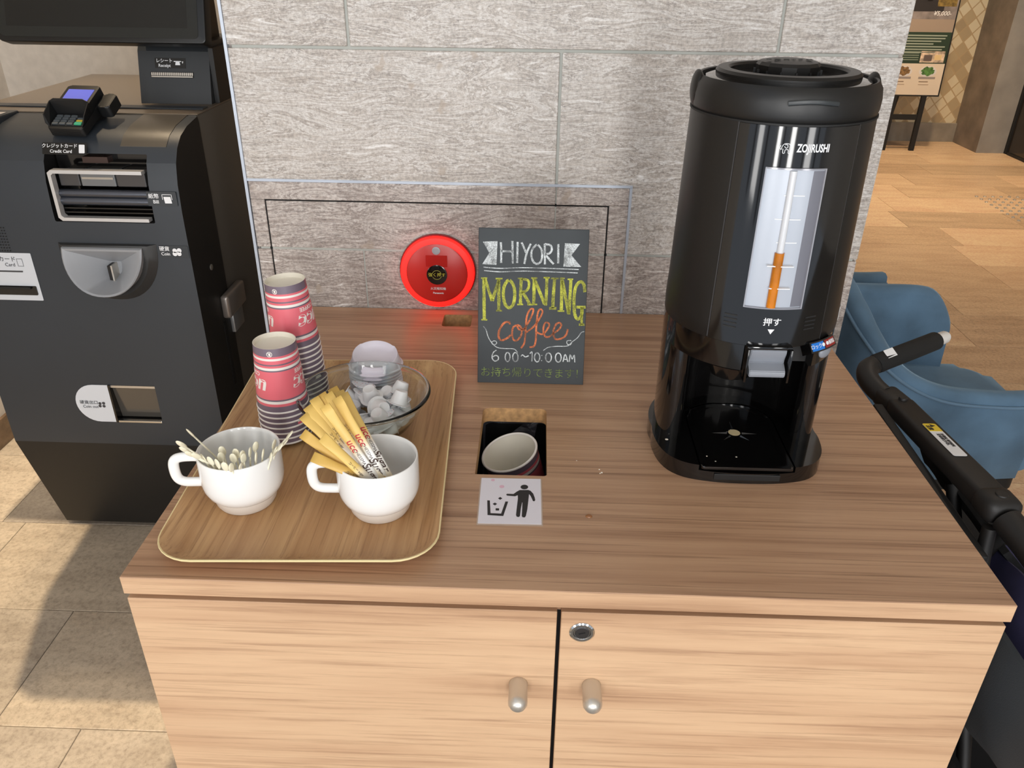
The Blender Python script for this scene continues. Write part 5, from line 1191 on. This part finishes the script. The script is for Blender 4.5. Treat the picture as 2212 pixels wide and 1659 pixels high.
# ================================================================= BLUE CHAIRS
VEL=mat('blue_velvet',(84,112,136),.85,noisy=.10,nscale=9,sheen=.7,bump=.15,bscale=500)
VEL2=mat('blue_piping',(94,122,146),.8,sheen=.6)
def make_chair(label):
    t=thing('armchair',label,'chair',(1.70,1.24,0),'blue velvet tub chairs')
    # tub shell: plan curve from near arm round the back (left) to the far arm
    plan=[(1.90,.985),(1.78,.972),(1.62,.968),(1.50,.985),(1.425,1.05),(1.395,1.15),(1.39,1.24),(1.395,1.33),(1.425,1.43),(1.50,1.495),(1.62,1.512),(1.78,1.508),(1.865,1.495)]
    hz=[.592,.594,.612,.668,.745,.80,.82,.80,.745,.705,.695,.690,.640]
    sp=spline([(p[0],p[1],h) for p,h in zip(plan,hz)],8); th=.055; zb=.30
    cen=Vector((1.72,1.24,0)); bm=BM(); rings=[]
    for i,p in enumerate(sp):
        a=sp[max(0,i-1)]; b_=sp[min(len(sp)-1,i+1)]; d=Vector((b_.x-a.x,b_.y-a.y,0)).normalized(); n=Vector((d.y,-d.x,0))
        if n.dot(Vector((p.x,p.y,0))-cen)<0: n=-n
        P0=Vector((p.x,p.y,0)); h=p.z
        k=0
        if i>len(sp)-9: k=(i-(len(sp)-9))/8; h-= .05*k*k
        inn=-n*th; f=.06
        rg=[P0-n*.07+Vector((0,0,zb)),P0-n*.012+Vector((0,0,zb+.03)),P0+Vector((0,0,h-.03)),P0-n*.004+Vector((0,0,h-.008)),P0+inn*.35+Vector((0,0,h)),P0+inn*.75+Vector((0,0,h-.002)),P0+inn+Vector((0,0,h-.02)),P0+inn*1.15+Vector((0,0,.42)),P0+inn*1.3+Vector((0,0,zb+.05))]
        rings.append([bm.verts.new(q_) for q_ in rg])
    for A,Bq in zip(rings,rings[1:]):
        for k in range(8): bm.faces.new((A[k],A[k+1],Bq[k+1],Bq[k]))
        bm.faces.new((A[8],A[0],Bq[0],Bq[8]))
    bm.faces.new(rings[0]); bm.faces.new(rings[-1][::-1])
    ob('tub_shell',bm,VEL,t,smooth=60)
    pip=[]
    for i,p in enumerate(sp[:-4]):
        a=sp[max(0,i-1)]; b_=sp[min(len(sp)-1,i+1)]; d=Vector((b_.x-a.x,b_.y-a.y,0)).normalized(); n=Vector((d.y,-d.x,0))
        if n.dot(Vector((p.x,p.y,0))-cen)<0: n=-n
        pip.append(Vector((p.x,p.y,p.z-.030))+n*.003)
    ob('piping',tube(BM(),pip,.0042,8),VEL2,t,smooth=60)
    bm=prism(BM(),rrect(1.46,1.985,1.03,1.455,.08,8),.33,.445,bev=.03); ob('seat_cushion',bm,VEL,t,smooth=60)
    bm=prism(BM(),rrect(1.47,1.94,1.02,1.46,.06,6),.27,.335); ob('seat_frame',bm,BLKM,t,smooth=40)
    for x,y in ((1.52,1.06),(1.90,1.06),(1.52,1.42),(1.90,1.42)):
        ob('leg',tube(BM(),[(x,y,0),(x,y,.28)],[.011,.016],10),BLKM,t,smooth=60)
    return t
ch=make_chair('blue velvet tub armchair right of the counter, nearest the camera')
ch2=dup(ch,Matrix.Translation((1.70-.085,1.24+.86,0)),'blue velvet armchair mostly hidden behind the stone pillar')
# ================================================================= STROLLER
st=thing('stroller','black folding stroller with navy seat parked at the right of the counter','stroller',(1.6,.35,0))
SB_=mat('stroller_black',(24,22,21),.55,bump=.1,bscale=900); FOAM=mat('foam_black',(20,20,20),.85,bump=.4,bscale=1200); NAVY=mat('navy_fabric',(44,42,74),.9,noisy=.08,nscale=14,bump=.3,bscale=700); GREYF=mat('grey_fabric',(54,58,62),.9,bump=.35,bscale=600); DFAB=mat('dark_mesh_fabric',(20,20,21),.95,bump=.4,bscale=400)
def beam(nm,a,b_,wd,ht,m_,bev=.006,par=st,up=(0,0,1)):
    a=Vector(a);b_=Vector(b_); d=(b_-a); L_=d.length; d.normalize(); n=Vector(up); n=(n-d*n.dot(d)).normalized(); s=d.cross(n)
    Mx=Matrix((d,s,n)).transposed().to_4x4(); Mx.translation=a
    return ob(nm,B(0,L_,-wd/2,wd/2,-ht/2,ht/2,bev=bev,seg=3,mx=Mx),m_,par,smooth=40)
ob('grip',tube(BM(),[(1.318,.728,.800),(1.322,.731,.801),(1.42,.800,.800),(1.502,.859,.799),(1.506,.862,.799)],[.018,.0215,.0215,.0215,.018],20),FOAM,st,smooth=50)
ob('grip_end',tube(BM(),[(1.500,.858,.799),(1.534,.882,.799),(1.540,.886,.799)],[.0155,.0150,.012],16),mat('white_plastic',(228,226,222),.4),st,smooth=50)
bm=prism(BM(),rrect(-.016,.016,-.010,.010,.001),0,.0006); fG=plane((1.352,.744,.8215),(.82,.57,0),(-.4,.57,.5)); ob('grip_sticker',onf(bm,fG),WHITE,st,smooth=0)
ob('elbow',tube(BM(),spline([(1.335,.742,.797),(1.305,.722,.797),(1.292,.695,.79),(1.297,.668,.780),(1.310,.640,.772)],5),[.0205]*6+[.022]*15,18),SB_,st,smooth=60)
beam('hinge_joint',(1.312,.652,.772),(1.330,.585,.770),.052,.040,SB_,.012)
beam('side_rail',(1.326,.600,.772),(1.334,.235,.800),.052,.036,SB_,.008)
ob('hinge_pivot',lathe(BM(),[(0,.796),(.0075,.796),(.0085,.794),(.0085,.785)],20,(1.327,.592)),SB_,st)
beam('rear_hinge',(1.334,.262,.798),(1.338,.205,.798),.062,.044,SB_,.016)
ob('rear_pivot',lathe(BM(),[(.0,.822),(.009,.822),(.010,.820),(.010,.812)],20,(1.337,.232)),SB_,st)
ob('lower_bar',tube(BM(),[(1.340,.205,.790),(1.352,.155,.778),(1.37,.04,.752),(1.39,-.10,.72)],.0235,18),SB_,st,smooth=60)
ob('strut',tube(BM(),[(1.318,.205,.775),(1.318,.200,.735),(1.32,.19,.70)],[.011,.012,.010],12),SB_,st,smooth=60)
beam('inner_frame',(1.282,.60,.745),(1.292,.16,.72),.020,.065,BLKM,.004)
beam('inner_frame',(1.285,.56,.70),(1.30,.10,.50),.018,.03,BLKM,.004)
# warning sticker
fW=plane((1.3300,.4150,.8040),(.021,-.945,.072),(.999,.022,0))
f0=plane((1.3308,.4205,.8050),Vector((1.334-1.326,.235-.600,.800-.772)),(1,.02,0))
ob('warning_sticker',onf(prism(BM(),rrect(-.062,.062,-.0125,.0125,.004,4),0,.0006),f0),WHITE,st,smooth=0)
tag(ob('warning_sticker',onf(prism(BM(),rrect(-.062,-.031,-.0125,.0125,(0,.004,.004,0),4),.0003,.0009),f0),mat('warning_yellow',(236,206,60),.4),st,smooth=0),'yellow warning end')
bm=BM(); bm.faces.new([bm.verts.new(p) for p in ((-.059,-.0005,.001),(-.047,-.0005,.001),(-.053,.009,.001))]); ob('warning_triangle',onf(bm,f0),INK,st,smooth=0)
text('注意',.0095,lambda x,y,z:f0(x-.044,y-.0060,z+.0011),INK,st,bold=.0002)
text('折叠前,请将前轮\n定向锁定手把。',.0070,lambda x,y,z:f0(x+.004,y+.001,z+.0008),INK,st)
# seat and fabric
def cloth(nm,P,m_,th=.01,seed=0,par=st,amp=.008):
    bm=BM(); nU=len(P); V=[[Vector(q_) for q_ in row] for row in P]; cols=[spline(r_,6) for r_ in V]; rows=[spline([c_[j] for c_ in cols],6) for j in range(len(cols[0]))]
    G=[[bm.verts.new(p+Vector((0,0,1))*amp*noise.noise(p*14+Vector((seed,0,0)))+Vector((1,0,0))*amp*noise.noise(p*11+Vector((0,seed,3)))) for p in r_] for r_ in rows]
    for a,b_ in zip(G,G[1:]):
        for k in range(len(a)-1): bm.faces.new((a[k],a[k+1],b_[k+1],b_[k]))
    bmesh.ops.recalc_face_normals(bm,faces=bm.faces[:]); bmesh.ops.solidify(bm,geom=bm.faces[:],thickness=th); return ob(nm,bm,m_,par,smooth=60)
cloth('seat_back',[[(1.345,.30,.60),(1.345,.20,.60),(1.35,.10,.60),(1.37,-.08,.58)],[(1.37,.28,.69),(1.375,.20,.70),(1.38,.10,.70),(1.40,-.06,.68)],[(1.42,.30,.66),(1.44,.20,.63),(1.48,.10,.62),(1.52,-.08,.62)],[(1.62,.34,.64),(1.66,.24,.62),(1.70,.10,.61),(1.74,-.1,.62)]],NAVY,.02,1)
cloth('seat_rear',[[(1.31,.60,.62),(1.33,.45,.62),(1.35,.28,.63)],[(1.42,.60,.55),(1.45,.44,.55),(1.47,.28,.56)],[(1.62,.60,.52),(1.66,.44,.52),(1.70,.28,.54)]],DFAB,.02,2)
cloth('seat_side',[[(1.300,.56,.68),(1.30,.36,.67),(1.31,.16,.67),(1.33,-.06,.65)],[(1.295,.56,.58),(1.295,.36,.56),(1.30,.16,.54),(1.32,-.06,.54)],[(1.33,.56,.45),(1.33,.36,.43),(1.335,.16,.43),(1.36,-.06,.45)],[(1.46,.52,.37),(1.46,.36,.36),(1.47,.16,.36),(1.50,-.05,.38)]],GREYF,.012,4)
cloth('basket',[[(1.30,.60,.40),(1.30,.3,.38),(1.32,-.05,.37)],[(1.31,.62,.20),(1.31,.3,.18),(1.34,-.08,.18)],[(1.42,.60,.12),(1.42,.3,.11),(1.44,-.08,.12)],[(1.75,.60,.16),(1.75,.3,.15),(1.78,-.08,.16)]],DFAB,.01,7)
cloth('inner_panel',[[(1.287,.66,.742),(1.289,.45,.742),(1.296,.18,.735)],[(1.292,.65,.66),(1.294,.45,.65),(1.300,.17,.64)],[(1.33,.62,.57),(1.33,.45,.56),(1.335,.17,.55)]],DFAB,.006,12,amp=.003)
cloth('canopy_fold',[[(1.37,.58,.735),(1.372,.40,.725),(1.375,.22,.715)],[(1.40,.56,.67),(1.41,.38,.66),(1.43,.20,.66)]],DFAB,.012,9)
for x in (1.36,1.78):
    for y in (.55,.0):
        w_=ob('wheel',onf(lathe(BM(),[(.045,-.012),(.066,-.014),(.075,-.008),(.075,.008),(.066,.014),(.045,.012),(.045,-.012)],32),lambda a,b_,c,x=x,y=y:Vector((x+c,y+a,.0755+b_))),mat('tyre',(26,26,27),.8) if x==1.36 and y==.55 else bpy.data.materials['tyre'],st)
        h_=ob('wheel_hub',onf(lathe(BM(),[(0,-.010),(.045,-.008),(.045,.008),(0,.010)],24),lambda a,b_,c,x=x,y=y:Vector((x+c,y+a,.0755+b_))),SB_,st)
    ob('leg_frame',tube(BM(),[(x,.55,.0755),(x+.01,.35,.42),(x+.0,.22,.78 if x<1.5 else .70)],.012,12),SB_,st,smooth=60)
    ob('leg_frame',tube(BM(),[(x,.0,.0755),(x+.01,.18,.42),(x+.0,.40,.72)],.012,12),SB_,st,smooth=60)
